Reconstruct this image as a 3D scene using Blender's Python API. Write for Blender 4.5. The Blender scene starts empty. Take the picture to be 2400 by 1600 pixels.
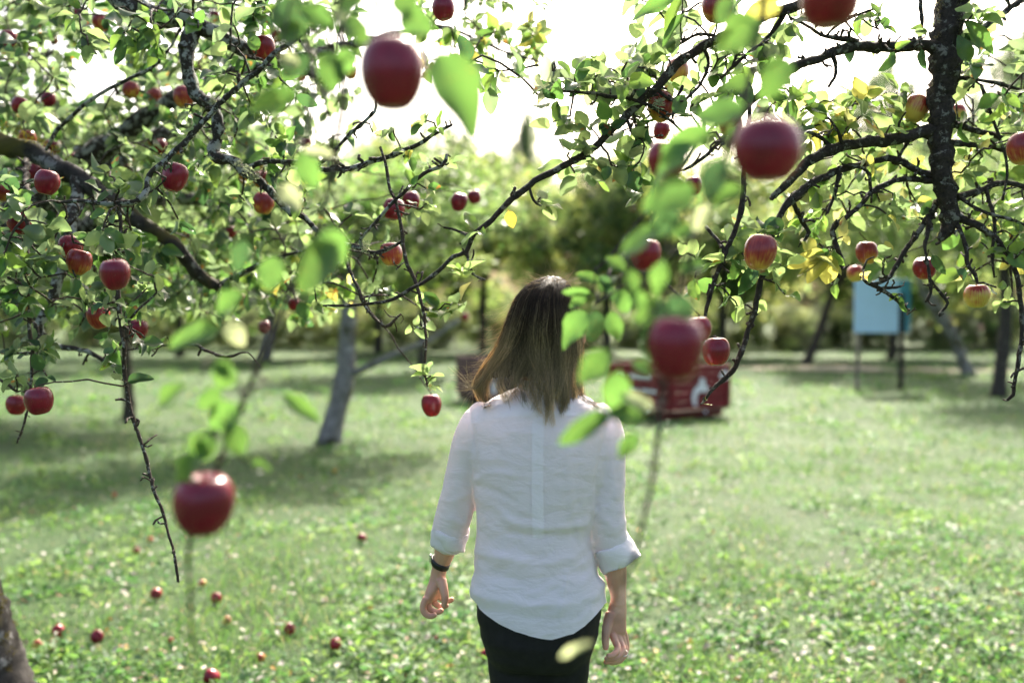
import bpy, bmesh, math
import numpy as np
from mathutils import Vector, Matrix, noise
from mathutils.bvhtree import BVHTree
rng = np.random.default_rng(11)
PI = math.pi
scene = bpy.context.scene
COL = scene.collection

# ------------------------------------------------------------------ camera, sky, sun, exposure
FPX, CAM_Z = 2333.33, 1.60
TH = math.atan(80 / FPX)
cam_d = bpy.data.cameras.new('camera')
cam_d.lens = 35.0; cam_d.sensor_width = 36.0
cam_d.clip_start = 0.05; cam_d.clip_end = 800
cam_d.dof.use_dof = True
cam_d.dof.focus_distance = 2.36
cam_d.dof.aperture_fstop = 1.65
cam_d.dof.aperture_blades = 0
cam = bpy.data.objects.new('camera', cam_d); COL.objects.link(cam)
cam.location = (0, 0, CAM_Z); cam.rotation_euler = (PI / 2 - TH, 0, 0)
scene.camera = cam

SUN_EL, SUN_AZ = math.radians(43), math.radians(14)
world = bpy.data.worlds.new('World'); scene.world = world; world.use_nodes = True
wn = world.node_tree.nodes; wl = world.node_tree.links
bgn = wn.get('Background') or wn.new('ShaderNodeBackground')
sky = wn.new('ShaderNodeTexSky'); sky.sky_type = 'NISHITA'; sky.sun_disc = False
sky.sun_elevation = SUN_EL; sky.sun_rotation = SUN_AZ
sky.air_density = 1.0; sky.dust_density = 7.0; sky.ozone_density = 0.3
wl.new(sky.outputs[0], bgn.inputs[0]); bgn.inputs[1].default_value = 0.15
sun_d = bpy.data.lights.new('sun', 'SUN'); sun_d.energy = 4.8; sun_d.angle = math.radians(0.55)
sun_d.color = (1.0, 0.93, 0.82)
sun = bpy.data.objects.new('sun', sun_d); COL.objects.link(sun)
sdir = Vector((math.sin(SUN_AZ) * math.cos(SUN_EL), math.cos(SUN_AZ) * math.cos(SUN_EL), math.sin(SUN_EL)))
sun.rotation_euler = (-sdir).to_track_quat('-Z', 'Y').to_euler()
sun.location = (3, 10, 12)
vs = scene.view_settings
vs.view_transform = 'Standard'; vs.look = 'None'; vs.gamma = 1.0; vs.use_curve_mapping = False
vs.exposure = 1.66
cy = scene.cycles
cy.use_denoising = True; cy.max_bounces = 7; cy.diffuse_bounces = 4; cy.glossy_bounces = 2
cy.transmission_bounces = 4; cy.transparent_max_bounces = 4
cy.caustics_reflective = False; cy.caustics_refractive = False
cy.sample_clamp_indirect = 6.0

# ------------------------------------------------------------------ geometry helpers
FWD = np.array([0, math.cos(TH), -math.sin(TH)]); UPV = np.array([0, math.sin(TH), math.cos(TH)])
def P(px, py, d):
    """world point seen at photo pixel (2400x1600) at depth d metres"""
    return np.array([0, 0, CAM_Z]) + np.array([1., 0, 0]) * ((px - 1200) / FPX * d) + UPV * ((800 - py) / FPX * d) + FWD * d
def proj(v):
    v = np.asarray(v, float) - np.array([0, 0, CAM_Z])
    dd = v @ FWD
    return 1200 + FPX * v[..., 0] / dd, 800 - FPX * (v @ UPV) / dd, dd
def nz(v):
    v = np.asarray(v, float)
    return v / (np.linalg.norm(v, axis=-1, keepdims=True) + 1e-12)
def rvec(n=None):
    return nz(rng.normal(size=3) if n is None else rng.normal(size=(n, 3)))
def cr(pts, step):
    """Catmull-Rom resample of (N,k) rows; the first 3 columns are the position"""
    p = np.asarray(pts, float)
    if len(p) < 2: return p
    q = np.vstack([2 * p[0] - p[1], p, 2 * p[-1] - p[-2]])
    out = []
    for i in range(1, len(q) - 2):
        a, b, c, e = q[i - 1], q[i], q[i + 1], q[i + 2]
        n = max(1, int(np.linalg.norm(c[:3] - b[:3]) / step))
        t = (np.arange(n) / n)[:, None]
        out.append(0.5 * ((2 * b) + (-a + c) * t + (2 * a - 5 * b + 4 * c - e) * t ** 2 + (-a + 3 * b - 3 * c + e) * t ** 3))
    out.append(p[-1:])
    return np.vstack(out)

class MB:
    def __init__(self):
        self.v = []; self.f = []; self.n = 0; self.t = []
    def add(self, v, f, tint=None):
        v = np.asarray(v, float)
        self.v.append(v)
        self.f.extend([tuple(int(i) + self.n for i in q) for q in f])
        if tint is not None:
            self.t.append(np.broadcast_to(np.asarray(tint, float), (len(v), 3)))
        self.n += len(v)
    def tube(self, pts, rad, sides=6, rough=0.0, cap=True):
        p = np.asarray(pts, float); r = np.broadcast_to(np.asarray(rad, float), (len(p),))
        tan = nz(np.gradient(p, axis=0))
        a = np.array([0, 0, 1.]) if abs(tan[0][2]) < 0.9 else np.array([1., 0, 0])
        u = nz(np.cross(tan[0], a))
        ang = np.arange(sides) / sides * 2 * PI
        vs_ = []
        for i in range(len(p)):
            u = nz(u - tan[i] * np.dot(u, tan[i])); w = np.cross(tan[i], u)
            rr = r[i] * (1 + rough * rng.normal(size=sides)) if rough else np.full(sides, r[i])
            vs_.append(p[i] + (np.cos(ang) * rr)[:, None] * u + (np.sin(ang) * rr)[:, None] * w)
        V = np.vstack(vs_); F = []
        for i in range(len(p) - 1):
            for j in range(sides):
                k = (j + 1) % sides
                F.append((i * sides + j, i * sides + k, (i + 1) * sides + k, (i + 1) * sides + j))
        if cap:
            V = np.vstack([V, p[0] - tan[0] * r[0] * .4, p[-1] + tan[-1] * r[-1] * .6])
            a0, a1 = len(V) - 2, len(V) - 1; o = (len(p) - 1) * sides
            for j in range(sides):
                k = (j + 1) % sides
                F.append((a0, k, j)); F.append((a1, o + j, o + k))
        self.add(V, F)
        return self
    def box(self, c, sx, sy, sz, rz=0.0):
        h = np.array([[x, y, z] for x in (-.5, .5) for y in (-.5, .5) for z in (-.5, .5)]) * [sx, sy, sz]
        R = np.array([[math.cos(rz), -math.sin(rz), 0], [math.sin(rz), math.cos(rz), 0], [0, 0, 1]])
        self.add(h @ R.T + np.asarray(c), [(0, 1, 3, 2), (4, 6, 7, 5), (0, 4, 5, 1), (2, 3, 7, 6), (0, 2, 6, 4), (1, 5, 7, 3)])
        return self
    def loft(self, rings, n=32):
        """rings: (center, half-width vector, half-depth vector, exponent)"""
        V = []; F = []
        ang = np.arange(n) / n * 2 * PI
        for c, a, b, e in rings:
            ca, sa = np.cos(ang), np.sin(ang)
            ca = np.sign(ca) * np.abs(ca) ** e; sa = np.sign(sa) * np.abs(sa) ** e
            V.append(np.asarray(c) + ca[:, None] * np.asarray(a) + sa[:, None] * np.asarray(b))
        m = len(rings)
        V = np.vstack(V + [np.asarray(rings[0][0])[None], np.asarray(rings[-1][0])[None]])
        for i in range(m - 1):
            for j in range(n):
                k = (j + 1) % n
                F.append((i * n + j, i * n + k, (i + 1) * n + k, (i + 1) * n + j))
        o = (m - 1) * n
        for j in range(n):
            k = (j + 1) % n
            F.append((m * n, k, j)); F.append((m * n + 1, o + j, o + k))
        self.add(V, F)
        return self
    def arrays(self):
        return np.vstack(self.v), self.f
    def build(self, name, mat, parent=None, smooth=True):
        return mk(name, np.vstack(self.v), self.f, mat, parent, smooth, np.vstack(self.t) if self.t else None)

def root_loc(o):
    l = Vector((0, 0, 0))
    while o is not None:
        l += o.location; o = o.parent
    return np.array(l)
def mk(name, V, F, mat, parent=None, smooth=True, tint=None, origin=None):
    V = np.asarray(V, float)
    base = root_loc(parent) if parent is not None else np.zeros(3)
    loc = np.zeros(3)
    if origin is not None:
        loc = np.asarray(origin, float) - base
    me = bpy.data.meshes.new(name)
    W = V - base - loc
    if isinstance(F, np.ndarray):
        k = F.shape[1]
        me.vertices.add(len(W)); me.vertices.foreach_set('co', W.astype(np.float32).ravel())
        me.loops.add(F.size); me.loops.foreach_set('vertex_index', F.astype(np.int32).ravel())
        me.polygons.add(len(F))
        me.polygons.foreach_set('loop_start', np.arange(0, F.size, k, dtype=np.int32))
        me.polygons.foreach_set('loop_total', np.full(len(F), k, dtype=np.int32))
        me.update(calc_edges=True)
    else:
        me.from_pydata([tuple(x) for x in W], [], F); me.update()
    if smooth: me.polygons.foreach_set('use_smooth', np.ones(len(me.polygons), dtype=bool))
    if tint is not None: set_tint(me, tint)
    if mat: me.materials.append(mat)
    o = bpy.data.objects.new(name, me); COL.objects.link(o)
    o.location = loc
    if parent is not None: o.parent = parent
    return o
def set_tint(me, tint):
    at = me.color_attributes.new('tint', 'FLOAT_COLOR', 'POINT')
    c = np.ones((len(me.vertices), 4), np.float32); c[:, :3] = tint
    at.data.foreach_set('color', c.ravel())
def empty(name, loc):
    o = bpy.data.objects.new(name, None); o.location = tuple(loc); COL.objects.link(o); o.empty_display_size = .2
    return o
def tag(o, label=None, cat=None, group=None, kind=None):
    if label: o['label'] = label
    if cat: o['category'] = cat
    if group: o['group'] = group
    if kind: o['kind'] = kind
    return o

# ------------------------------------------------------------------ materials
def newmat(name):
    m = bpy.data.materials.new(name); m.use_nodes = True
    n = m.node_tree.nodes; n.clear()
    out = n.new('ShaderNodeOutputMaterial')
    return m, n, m.node_tree.links, out
def N(n, t, **kw):
    x = n.new(t)
    for k, v in kw.items():
        if k in x.inputs.keys(): x.inputs[k].default_value = v
        else: setattr(x, k, v)
    return x
def ramp(n, stops, interp='LINEAR'):
    r = n.new('ShaderNodeValToRGB'); e = r.color_ramp; e.interpolation = interp
    while len(e.elements) < len(stops): e.elements.new(.5)
    for q, (p, c) in zip(e.elements, stops):
        q.position = p; q.color = (c[0], c[1], c[2], 1) if hasattr(c, '__len__') else (c, c, c, 1)
    return r
def mixc(n, l, f, a, b, blend='MIX'):
    m = n.new('ShaderNodeMix'); m.data_type = 'RGBA'; m.blend_type = blend
    for s, v in ((m.inputs[0], f), (m.inputs[6], a), (m.inputs[7], b)):
        if hasattr(v, 'links') or hasattr(v, 'is_output'): l.new(v, s)
        elif hasattr(v, '__len__'): s.default_value = (v[0], v[1], v[2], 1)
        else: s.default_value = v
    return m.outputs[2]
def leaf_material(name, rough=.38, trans=.5, spots=True, gain=2.6, spec=.5, dull=.25):
    m, n, l, out = newmat(name)
    at = N(n, 'ShaderNodeAttribute', attribute_name='tint')
    tc = N(n, 'ShaderNodeTexCoord')
    ns = N(n, 'ShaderNodeTexNoise', Scale=70., Detail=2.)
    l.new(tc.outputs['Object'], ns.inputs['Vector'])
    col = mixc(n, l, .35, at.outputs['Color'], ramp_out(n, l, ns.outputs['Fac'], [(.3, (.55, .55, .55)), (.7, (1.35, 1.35, 1.35))]), 'MULTIPLY')
    geo = N(n, 'ShaderNodeNewGeometry')
    under = mixc(n, l, dull, col, (.30, .34, .24))
    col2 = mixc(n, l, geo.outputs['Backfacing'], col, under)
    if spots:
        n2 = N(n, 'ShaderNodeTexNoise', Scale=33., Detail=1.)
        l.new(tc.outputs['Object'], n2.inputs['Vector'])
        sp = ramp_out(n, l, n2.outputs['Fac'], [(.70, 0.), (.73, .8)])
        col2 = mixc(n, l, sp, col2, (.20, .08, .02))
    pb = N(n, 'ShaderNodeBsdfPrincipled', Roughness=rough)
    pb.inputs['Specular IOR Level'].default_value = spec
    l.new(col2, pb.inputs['Base Color'])
    tr = n.new('ShaderNodeBsdfTranslucent')
    tcol = mixc(n, l, 1., col2, (gain, gain, gain * .8), 'MULTIPLY')
    tcol = mixc(n, l, 1., tcol, (.012, .012, .0), 'ADD')
    l.new(tcol, tr.inputs['Color'])
    mx = N(n, 'ShaderNodeMixShader', Fac=trans)
    l.new(pb.outputs[0], mx.inputs[1]); l.new(tr.outputs[0], mx.inputs[2]); l.new(mx.outputs[0], out.inputs[0])
    return m
def ramp_out(n, l, src, stops):
    r = ramp(n, stops); l.new(src, r.inputs[0]); return r.outputs[0]
def bark_material(name, c0, c1, lichen, amount=.5, scale=30., bump=.6, moss=None, moss_amt=.6):
    m, n, l, out = newmat(name)
    tc = N(n, 'ShaderNodeTexCoord')
    a = N(n, 'ShaderNodeTexNoise', Scale=scale * 2.2, Detail=5., Roughness=.7); l.new(tc.outputs['Object'], a.inputs['Vector'])
    b = N(n, 'ShaderNodeTexNoise', Scale=scale, Detail=4., Roughness=.65); l.new(tc.outputs['Object'], b.inputs['Vector'])
    col = ramp_out(n, l, a.outputs['Fac'], [(.3, c0), (.7, c1)])
    lo = ramp_out(n, l, b.outputs['Fac'], [(1.02 - amount, 0.), (1.08 - amount, 1.)])
    col = mixc(n, l, lo, col, lichen)
    if moss:
        c = N(n, 'ShaderNodeTexNoise', Scale=scale * .35, Detail=4.); l.new(tc.outputs['Object'], c.inputs['Vector'])
        mo = ramp_out(n, l, c.outputs['Fac'], [(1. - moss_amt, 0.), (1.1 - moss_amt, 1.)])
        col = mixc(n, l, mo, col, moss)
    pb = N(n, 'ShaderNodeBsdfPrincipled', Roughness=.85)
    pb.inputs['Specular IOR Level'].default_value = .25
    l.new(col, pb.inputs['Base Color'])
    bp = N(n, 'ShaderNodeBump', Strength=bump, Distance=.01)
    l.new(a.outputs['Fac'], bp.inputs['Height']); l.new(bp.outputs[0], pb.inputs['Normal'])
    l.new(pb.outputs[0], out.inputs[0])
    return m
def plain(name, col, rough=.7, spec=.4, var=.25, scale=20., bump=0., metal=0.):
    m, n, l, out = newmat(name)
    tc = N(n, 'ShaderNodeTexCoord')
    a = N(n, 'ShaderNodeTexNoise', Scale=scale, Detail=5.); l.new(tc.outputs['Object'], a.inputs['Vector'])
    c = ramp_out(n, l, a.outputs['Fac'], [(.25, tuple(x * (1 - var) for x in col)), (.75, tuple(min(1, x * (1 + var)) for x in col))])
    pb = N(n, 'ShaderNodeBsdfPrincipled', Roughness=rough, Metallic=metal)
    pb.inputs['Specular IOR Level'].default_value = spec
    l.new(c, pb.inputs['Base Color'])
    if bump:
        bp = N(n, 'ShaderNodeBump', Strength=bump, Distance=.005)
        l.new(a.outputs['Fac'], bp.inputs['Height']); l.new(bp.outputs[0], pb.inputs['Normal'])
    l.new(pb.outputs[0], out.inputs[0])
    return m
def apple_material(name, red, deep, yellow, cover, bottom=.35):
    m, n, l, out = newmat(name)
    tc = N(n, 'ShaderNodeTexCoord'); oi = N(n, 'ShaderNodeObjectInfo')
    sx = N(n, 'ShaderNodeSeparateXYZ'); l.new(tc.outputs['Object'], sx.inputs[0])
    at = N(n, 'ShaderNodeMath', operation='ARCTAN2'); l.new(sx.outputs[0], at.inputs[0]); l.new(sx.outputs[1], at.inputs[1])
    cx = N(n, 'ShaderNodeCombineXYZ')
    q = N(n, 'ShaderNodeMath', operation='MULTIPLY'); l.new(at.outputs[0], q.inputs[0]); q.inputs[1].default_value = 7.
    l.new(q.outputs[0], cx.inputs[0]); l.new(sx.outputs[2], cx.inputs[1])
    r10 = N(n, 'ShaderNodeMath', operation='MULTIPLY'); l.new(oi.outputs['Random'], r10.inputs[0]); r10.inputs[1].default_value = 37.
    l.new(r10.outputs[0], cx.inputs[2])
    st = N(n, 'ShaderNodeTexNoise', Scale=1.6, Detail=4., Roughness=.7); l.new(cx.outputs[0], st.inputs['Vector'])
    va = N(n, 'ShaderNodeVectorMath', operation='ADD'); l.new(tc.outputs['Object'], va.inputs[0]); l.new(r10.outputs[0], va.inputs[1])
    bl = N(n, 'ShaderNodeTexNoise', Scale=1.7, Detail=2.); l.new(va.outputs[0], bl.inputs['Vector'])
    # blush amount: streaks + large patches + height
    s1 = N(n, 'ShaderNodeMath', operation='MULTIPLY_ADD'); l.new(st.outputs['Fac'], s1.inputs[0]); s1.inputs[1].default_value = .7; l.new(bl.outputs['Fac'], s1.inputs[2])
    s2 = N(n, 'ShaderNodeMath', operation='MULTIPLY_ADD'); l.new(sx.outputs[2], s2.inputs[0]); s2.inputs[1].default_value = bottom; l.new(s1.outputs[0], s2.inputs[2])
    c = ramp_out(n, l, s2.outputs[0], [(.55 - cover, yellow), (.80 - cover, red), (1.0, deep)])
    vo = N(n, 'ShaderNodeTexVoronoi', Scale=12.); l.new(va.outputs[0], vo.inputs['Vector'])
    dots = ramp_out(n, l, vo.outputs['Distance'], [(.05, .55), (.10, 0.)])
    c = mixc(n, l, dots, c, tuple(min(1, x * .6 + .18) for x in red))
    pb = N(n, 'ShaderNodeBsdfPrincipled', Roughness=.27)
    pb.inputs['Specular IOR Level'].default_value = .42
    pb.inputs['Subsurface Weight'].default_value = .0
    pb.inputs['Coat Weight'].default_value = .0
    l.new(c, pb.inputs['Base Color']); l.new(pb.outputs[0], out.inputs[0])
    return m

M_leaf = leaf_material('apple_leaf', gain=2.3, trans=.46, spec=.45)
M_far = leaf_material('orchard_leaf', spots=False, rough=.45, gain=2.3, trans=.5, spec=.4)
M_grass = leaf_material('grass_leaf', rough=.5, trans=.42, spots=False, gain=2.3, spec=.28, dull=.0)
M_barkL = bark_material('bark_lichen', (.012, .010, .008), (.055, .045, .036), (.27, .28, .25), .52, 42.)
M_barkM = bark_material('bark_mossy', (.010, .008, .007), (.05, .044, .040), (.20, .195, .19), .45, 13., moss=(.07, .06, .012), moss_amt=.47)
M_barkR = bark_material('bark_dark', (.012, .009, .008), (.060, .048, .038), (.19, .185, .155), .46, 40., bump=.9)
M_twig = bark_material('bark_twig', (.022, .017, .013), (.085, .062, .046), (.26, .26, .23), .45, 90.)
M_barkG = bark_material('bark_grey', (.08, .072, .068), (.34, .31, .295), (.34, .33, .31), .45, 12., bump=1., moss=(.07, .065, .03), moss_amt=.45)
M_barkD = bark_material('bark_brown', (.022, .018, .015), (.085, .07, .058), (.15, .14, .11), .42, 12., bump=.8)
M_dry = leaf_material('dry_leaf', rough=.6, trans=.15, spots=False, gain=1.3, spec=.3, dull=.1)
M_moss = leaf_material('moss', rough=.8, trans=.35, spots=False, gain=1.8, spec=.1, dull=.0)
A_crim = apple_material('apple_crimson', (.25, .004, .024), (.13, .002, .015), (.40, .09, .03), .24)
A_red = apple_material('apple_red', (.28, .009, .020), (.15, .004, .013), (.50, .24, .05), .18)
A_strk = apple_material('apple_streaked', (.30, .035, .022), (.19, .014, .016), (.55, .30, .05), .02, .5)
A_yell = apple_material('apple_yellow_blush', (.45, .12, .05), (.30, .03, .02), (.58, .42, .08), -.16, .7)
APM = {'c': A_crim, 'r': A_red, 's': A_strk, 'y': A_yell}
M_stem = plain('apple_stalk', (.07, .045, .025), .8)

# ------------------------------------------------------------------ leaf templates
def leaf_template(rows, across, fold, curl, wave, seed, twist=0.):
    r = np.random.default_rng(seed)
    ts = np.linspace(0, 1, rows); ss = np.linspace(-1, 1, across)
    V = []
    for t in ts:
        w = (math.sin(PI * t ** .86) ** .66) * .5 * (1 - .12 * t) if 0 < t < 1 else .012
        tw = twist * t
        for s in ss:
            jag = 1 + (r.normal() * .035 if abs(s) == 1 else 0)
            x = s * w * jag
            z = fold * abs(s) * w * 2 * .5 - curl * t * t + wave * math.sin(t * 7 + seed) * s * abs(s) * .5 * math.sin(PI * t)
            x, z = x * math.cos(tw) - z * math.sin(tw), x * math.sin(tw) + z * math.cos(tw)
            V.append((x, .12 + .88 * t, z))
    F = []
    for i in range(rows - 1):
        for j in range(across - 1):
            a = i * across + j
            F.append((a, a + 1, a + across + 1, a + across))
    k = len(V)
    V += [(-.012, -.02, .02), (.012, -.02, .02), (.010, .13, 0), (-.010, .13, 0)]
    F.append((k, k + 1, k + 2, k + 3))
    return np.array(V), np.array(F)
HERO = [leaf_template(12, 5, .22, .14, .10, 1), leaf_template(12, 5, .30, .28, .16, 2, .3), leaf_template(12, 5, .12, -.10, .14, 3, -.4),
        leaf_template(12, 5, .34, .20, .12, 4, .1), leaf_template(12, 5, .18, .38, .2, 5, -.2)]
BULK = [leaf_template(6, 3, .4, .2, .1, 6), leaf_template(6, 3, .5, .35, .1, 7, .3), leaf_template(6, 3, .25, -.1, .15, 8, -.3)]
DIAM = (np.array([(0, 0, 0), (.42, .45, .10), (0, 1, -.12), (-.42, .45, .10)]), np.array([(0, 1, 2, 3)]))
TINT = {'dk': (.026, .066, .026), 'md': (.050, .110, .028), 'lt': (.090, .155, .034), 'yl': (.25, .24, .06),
        'gd': (.38, .22, .03), 'pl': (.22, .25, .16), 'br': (.20, .09, .03), 'fg': (.050, .105, .026)}  # dk: shaded tone, lt: lit-through tone, pl: pale underside and glare, all as colour

def frames(fwd, nrm):
    f = nz(fwd); r = nz(np.cross(f, nrm)); u = np.cross(r, f)
    return r, f, u
def leaf_batch(name, base, fwd, nrm, ln, wd, tint, temps, mat, parent, kind='stuff'):
    base = np.asarray(base); n = len(base)
    r, f, u = frames(np.asarray(fwd), np.asarray(nrm)); ln = np.asarray(ln); wd = np.asarray(wd); tint = np.asarray(tint)
    which = rng.integers(0, len(temps), n)
    Vs, Fs, Ts, off = [], [], [], 0
    for k, (tv, tf) in enumerate(temps):
        s = np.where(which == k)[0]
        if not len(s): continue
        V = base[s, None, :] + tv[None, :, 0, None] * (wd[s, None, None] * r[s, None, :]) + tv[None, :, 1, None] * (ln[s, None, None] * f[s, None, :]) + tv[None, :, 2, None] * (ln[s, None, None] * u[s, None, :])
        m = len(tv)
        F = tf[None] + (np.arange(len(s)) * m)[:, None, None] + off
        Vs.append(V.reshape(-1, 3)); Fs.append(F.reshape(-1, 4)); off += len(s) * m
        Ts.append(np.repeat(tint[s], m, axis=0))
    o = mk(name, np.vstack(Vs), np.vstack(Fs), mat, parent, True, np.vstack(Ts))
    if kind: o['kind'] = kind
    return o
HERO_ME = {}
def hero_mesh(k, cls, j):
    key = (k, cls, j)
    if key not in HERO_ME:
        tv, tf = HERO[k]
        me = bpy.data.meshes.new('leaf'); me.from_pydata([tuple(x) for x in tv], [], [tuple(int(i) for i in q) for q in tf]); me.update()
        me.polygons.foreach_set('use_smooth', np.ones(len(me.polygons), dtype=bool))
        set_tint(me, np.array(TINT[cls]) * (.8 + .2 * j)); me.materials.append(M_leaf)
        HERO_ME[key] = me
    return HERO_ME[key]

# ================================================================== GROUND
def gh(x, y):
    return (.05 * np.sin(x * .35 + 1.3) * np.sin(y * .22 + .4) + .02 * np.sin(x * 1.3 + y * .8) + .012 * np.sin(x * 2.9 - y * 2.1)) * np.clip((y - 2) / 6, 0, 1)
def make_ground():
    ys = np.concatenate([np.arange(-30, 2, 4.), np.arange(2, 14, .25), np.arange(14, 45, 1.), np.geomspace(45, 420, 18)])
    xs = np.concatenate([-np.geomspace(300, 12, 14), np.arange(-11, 11.1, .4), np.geomspace(12, 300, 14)])
    X, Y = np.meshgrid(xs, ys)
    V = np.stack([X, Y, gh(X, Y)], -1).reshape(-1, 3)
    a = (np.arange(len(ys) - 1)[:, None] * len(xs) + np.arange(len(xs) - 1)[None]).ravel()
    F = np.stack([a, a + 1, a + len(xs) + 1, a + len(xs)], 1)
    m, n, l, out = newmat('turf')
    tc = N(n, 'ShaderNodeTexCoord')
    a1 = N(n, 'ShaderNodeTexNoise', Scale=.8, Detail=6., Roughness=.7); l.new(tc.outputs['Object'], a1.inputs['Vector'])
    a2 = N(n, 'ShaderNodeTexNoise', Scale=22., Detail=5., Roughness=.75); l.new(tc.outputs['Object'], a2.inputs['Vector'])
    c1 = ramp_out(n, l, a2.outputs['Fac'], [(.25, (.015, .03, .012)), (.5, (.04, .08, .025)), (.72, (.10, .13, .05))])
    c2 = ramp_out(n, l, a2.outputs['Fac'], [(.25, (.022, .046, .016)), (.5, (.056, .108, .032)), (.75, (.11, .14, .06))])
    c = mixc(n, l, ramp_out(n, l, a1.outputs['Fac'], [(.4, 0.), (.65, 1.)]), c1, c2)
    pb = N(n, 'ShaderNodeBsdfPrincipled', Roughness=.8); pb.inputs['Specular IOR Level'].default_value = .2
    l.new(c, pb.inputs['Base Color'])
    bp = N(n, 'ShaderNodeBump', Strength=.9, Distance=.05); l.new(a2.outputs['Fac'], bp.inputs['Height']); l.new(bp.outputs[0], pb.inputs['Normal'])
    l.new(pb.outputs[0], out.inputs[0])
    o = mk('ground', V, F, m); tag(o, 'green orchard lawn stretching to the far hedge', 'ground', kind='structure')
    # dry pinkish track at the far side
    xs = np.linspace(3.5, 34, 40)
    ym = 25.5 + .9 * np.sin(xs * .3) - (xs - 5) * .10; hw = .9 + .3 * np.sin(xs * .9)
    V = []; F = []
    for i, x in enumerate(xs):
        for k, t in enumerate((-1, -.4, .4, 1)):
            y = ym[i] + hw[i] * t + .15 * math.sin(i * 2.7 + k * 3)
            V.append((x, y, float(gh(x, y)) + .012))
    for i in range(len(xs) - 1):
        for k in range(3): F.append((i * 4 + k, i * 4 + 4 + k, i * 4 + 5 + k, i * 4 + 1 + k))
    o = mk('path', V, F, plain('dry_earth', (.26, .23, .17), .95, .1, .25, 3., .4))
    tag(o, 'dry pinkish earth track crossing the lawn behind the blue sign', 'path', kind='structure')
make_ground()

def make_grass():
    def place(n, d0, d1, p):
        u = rng.random(n)
        d = (d0 ** (1 - p) + u * (d1 ** (1 - p) - d0 ** (1 - p))) ** (1 / (1 - p))
        x = rng.uniform(-1, 1, n) * (.60 * d + 1.1)
        return x, d
    def patch(x, y, s, seed):
        return np.array([noise.noise(Vector((a * s, b * s, seed))) for a, b in zip(x, y)])
    # narrow blades
    n = 120000
    x, y = place(n, 3.2, 42, 1.55)
    k = patch(x, y, 1.1, 3.); ok = rng.random(n) < np.clip(.62 + k * 1.3, .1, 1)
    x, y, k = x[ok], y[ok], k[ok]; n = len(x)
    on = (x > 3.2) & (np.abs(y - (25.5 - (x - 5) * .1)) < .7); x, y, k = x[~on], y[~on], k[~on]; n = len(x)
    base = np.stack([x, y, gh(x, y) - .004], 1)
    fw = nz(np.stack([rng.normal(0, .55, n), rng.normal(0, .55, n), np.full(n, .75)], 1))
    nr = np.stack([rng.normal(0, .6, n), rng.normal(0, .6, n), np.full(n, .6)], 1)
    big = np.clip(y / 7, 1, 3.2)
    ln = rng.uniform(.03, .085, n) * (1 + .5 * np.clip(k * 3, -.6, 1)) * big ** .35; wd = rng.uniform(.004, .009, n) * big
    pal = np.array([(.044, .100, .030), (.066, .135, .038), (.095, .16, .046), (.038, .092, .036), (.17, .18, .09), (.28, .25, .16)])
    t = pal[rng.choice(6, n, p=[.2, .30, .27, .15, .05, .03])] * rng.uniform(.8, 1.4, (n, 1))
    t = t * np.where(y > 9, .80, .95)[:, None]
    leaf_batch('grass', base, fw, nr, ln, wd, t, [DIAM], M_grass, None)
    g1 = bpy.data.objects['grass']; tag(g1, 'short green grass blades across the orchard lawn', 'grass', kind='stuff')
    # broad low leaves: clover, dandelion, plantain in clumps
    nc = 10500
    cx, cyy = place(nc, 3.2, 34, 1.75)
    kk = patch(cx, cyy, .9, 9.); ok = rng.random(nc) < np.clip(.55 + kk * 1.6, .05, 1); cx, cyy = cx[ok], cyy[ok]; nc = len(cx)
    per = rng.integers(9, 22, nc); idx = np.repeat(np.arange(nc), per); n = len(idx)
    sz = rng.uniform(.5, 1.35, nc) * np.clip(cyy / 9, 1, 2.2)
    an = rng.uniform(0, 2 * PI, n); rr = rng.uniform(.0, .08, n) * sz[idx]
    x = cx[idx] + np.cos(an) * rr; y = cyy[idx] + np.sin(an) * rr
    el = rng.uniform(-.05, .9, n)
    base = np.stack([x, y, gh(x, y) + rng.uniform(0, .06, n) * sz[idx] * (1 - rr / (.09 * sz[idx]))], 1)
    fw = np.stack([np.cos(an) * np.cos(el), np.sin(an) * np.cos(el), np.sin(el)], 1)
    nr = np.stack([-np.cos(an) * .4, -np.sin(an) * .4, np.full(n, 1.)], 1) + rng.normal(0, .35, (n, 3))
    ln = rng.uniform(.020, .054, n) * sz[idx]; wd = ln * rng.uniform(.32, .6, n)
    pal = np.array([(.038, .100, .028), (.064, .136, .034), (.105, .175, .042), (.038, .098, .038)])
    t = pal[rng.integers(0, 4, nc)][idx] * rng.uniform(.75, 1.5, (n, 1))
    leaf_batch('low_weeds', base, fw, nr, ln, wd, t, [DIAM], M_grass, None)
    tag(bpy.data.objects['low_weeds'], 'low clover and dandelion leaves growing through the lawn', 'weeds', kind='stuff')
    # dry fallen leaves
    n = 5200
    x, y = place(n, 3.3, 22, 1.7)
    base = np.stack([x, y, gh(x, y) + rng.uniform(.015, .05, n)], 1)
    an = rng.uniform(0, 2 * PI, n)
    fw = np.stack([np.cos(an), np.sin(an), rng.normal(0, .25, n)], 1)
    nr = np.stack([rng.normal(0, .4, n), rng.normal(0, .4, n), np.full(n, 1.)], 1)
    ln = rng.uniform(.018, .048, n); wd = ln * rng.uniform(.4, .75, n)
    pal = np.array([(.34, .29, .23), (.42, .37, .33), (.22, .13, .06), (.40, .24, .06), (.38, .35, .31)])
    t = pal[rng.choice(5, n, p=[.3, .3, .14, .06, .2])] * rng.uniform(.7, 1.1, (n, 1))
    leaf_batch('fallen_leaves', base, fw, nr, ln, wd, t, [BULK[0], BULK[2]], M_dry, None)
    tag(bpy.data.objects['fallen_leaves'], 'dry pale fallen leaves littering the lawn', 'leaves', kind='stuff')
make_grass()

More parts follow.
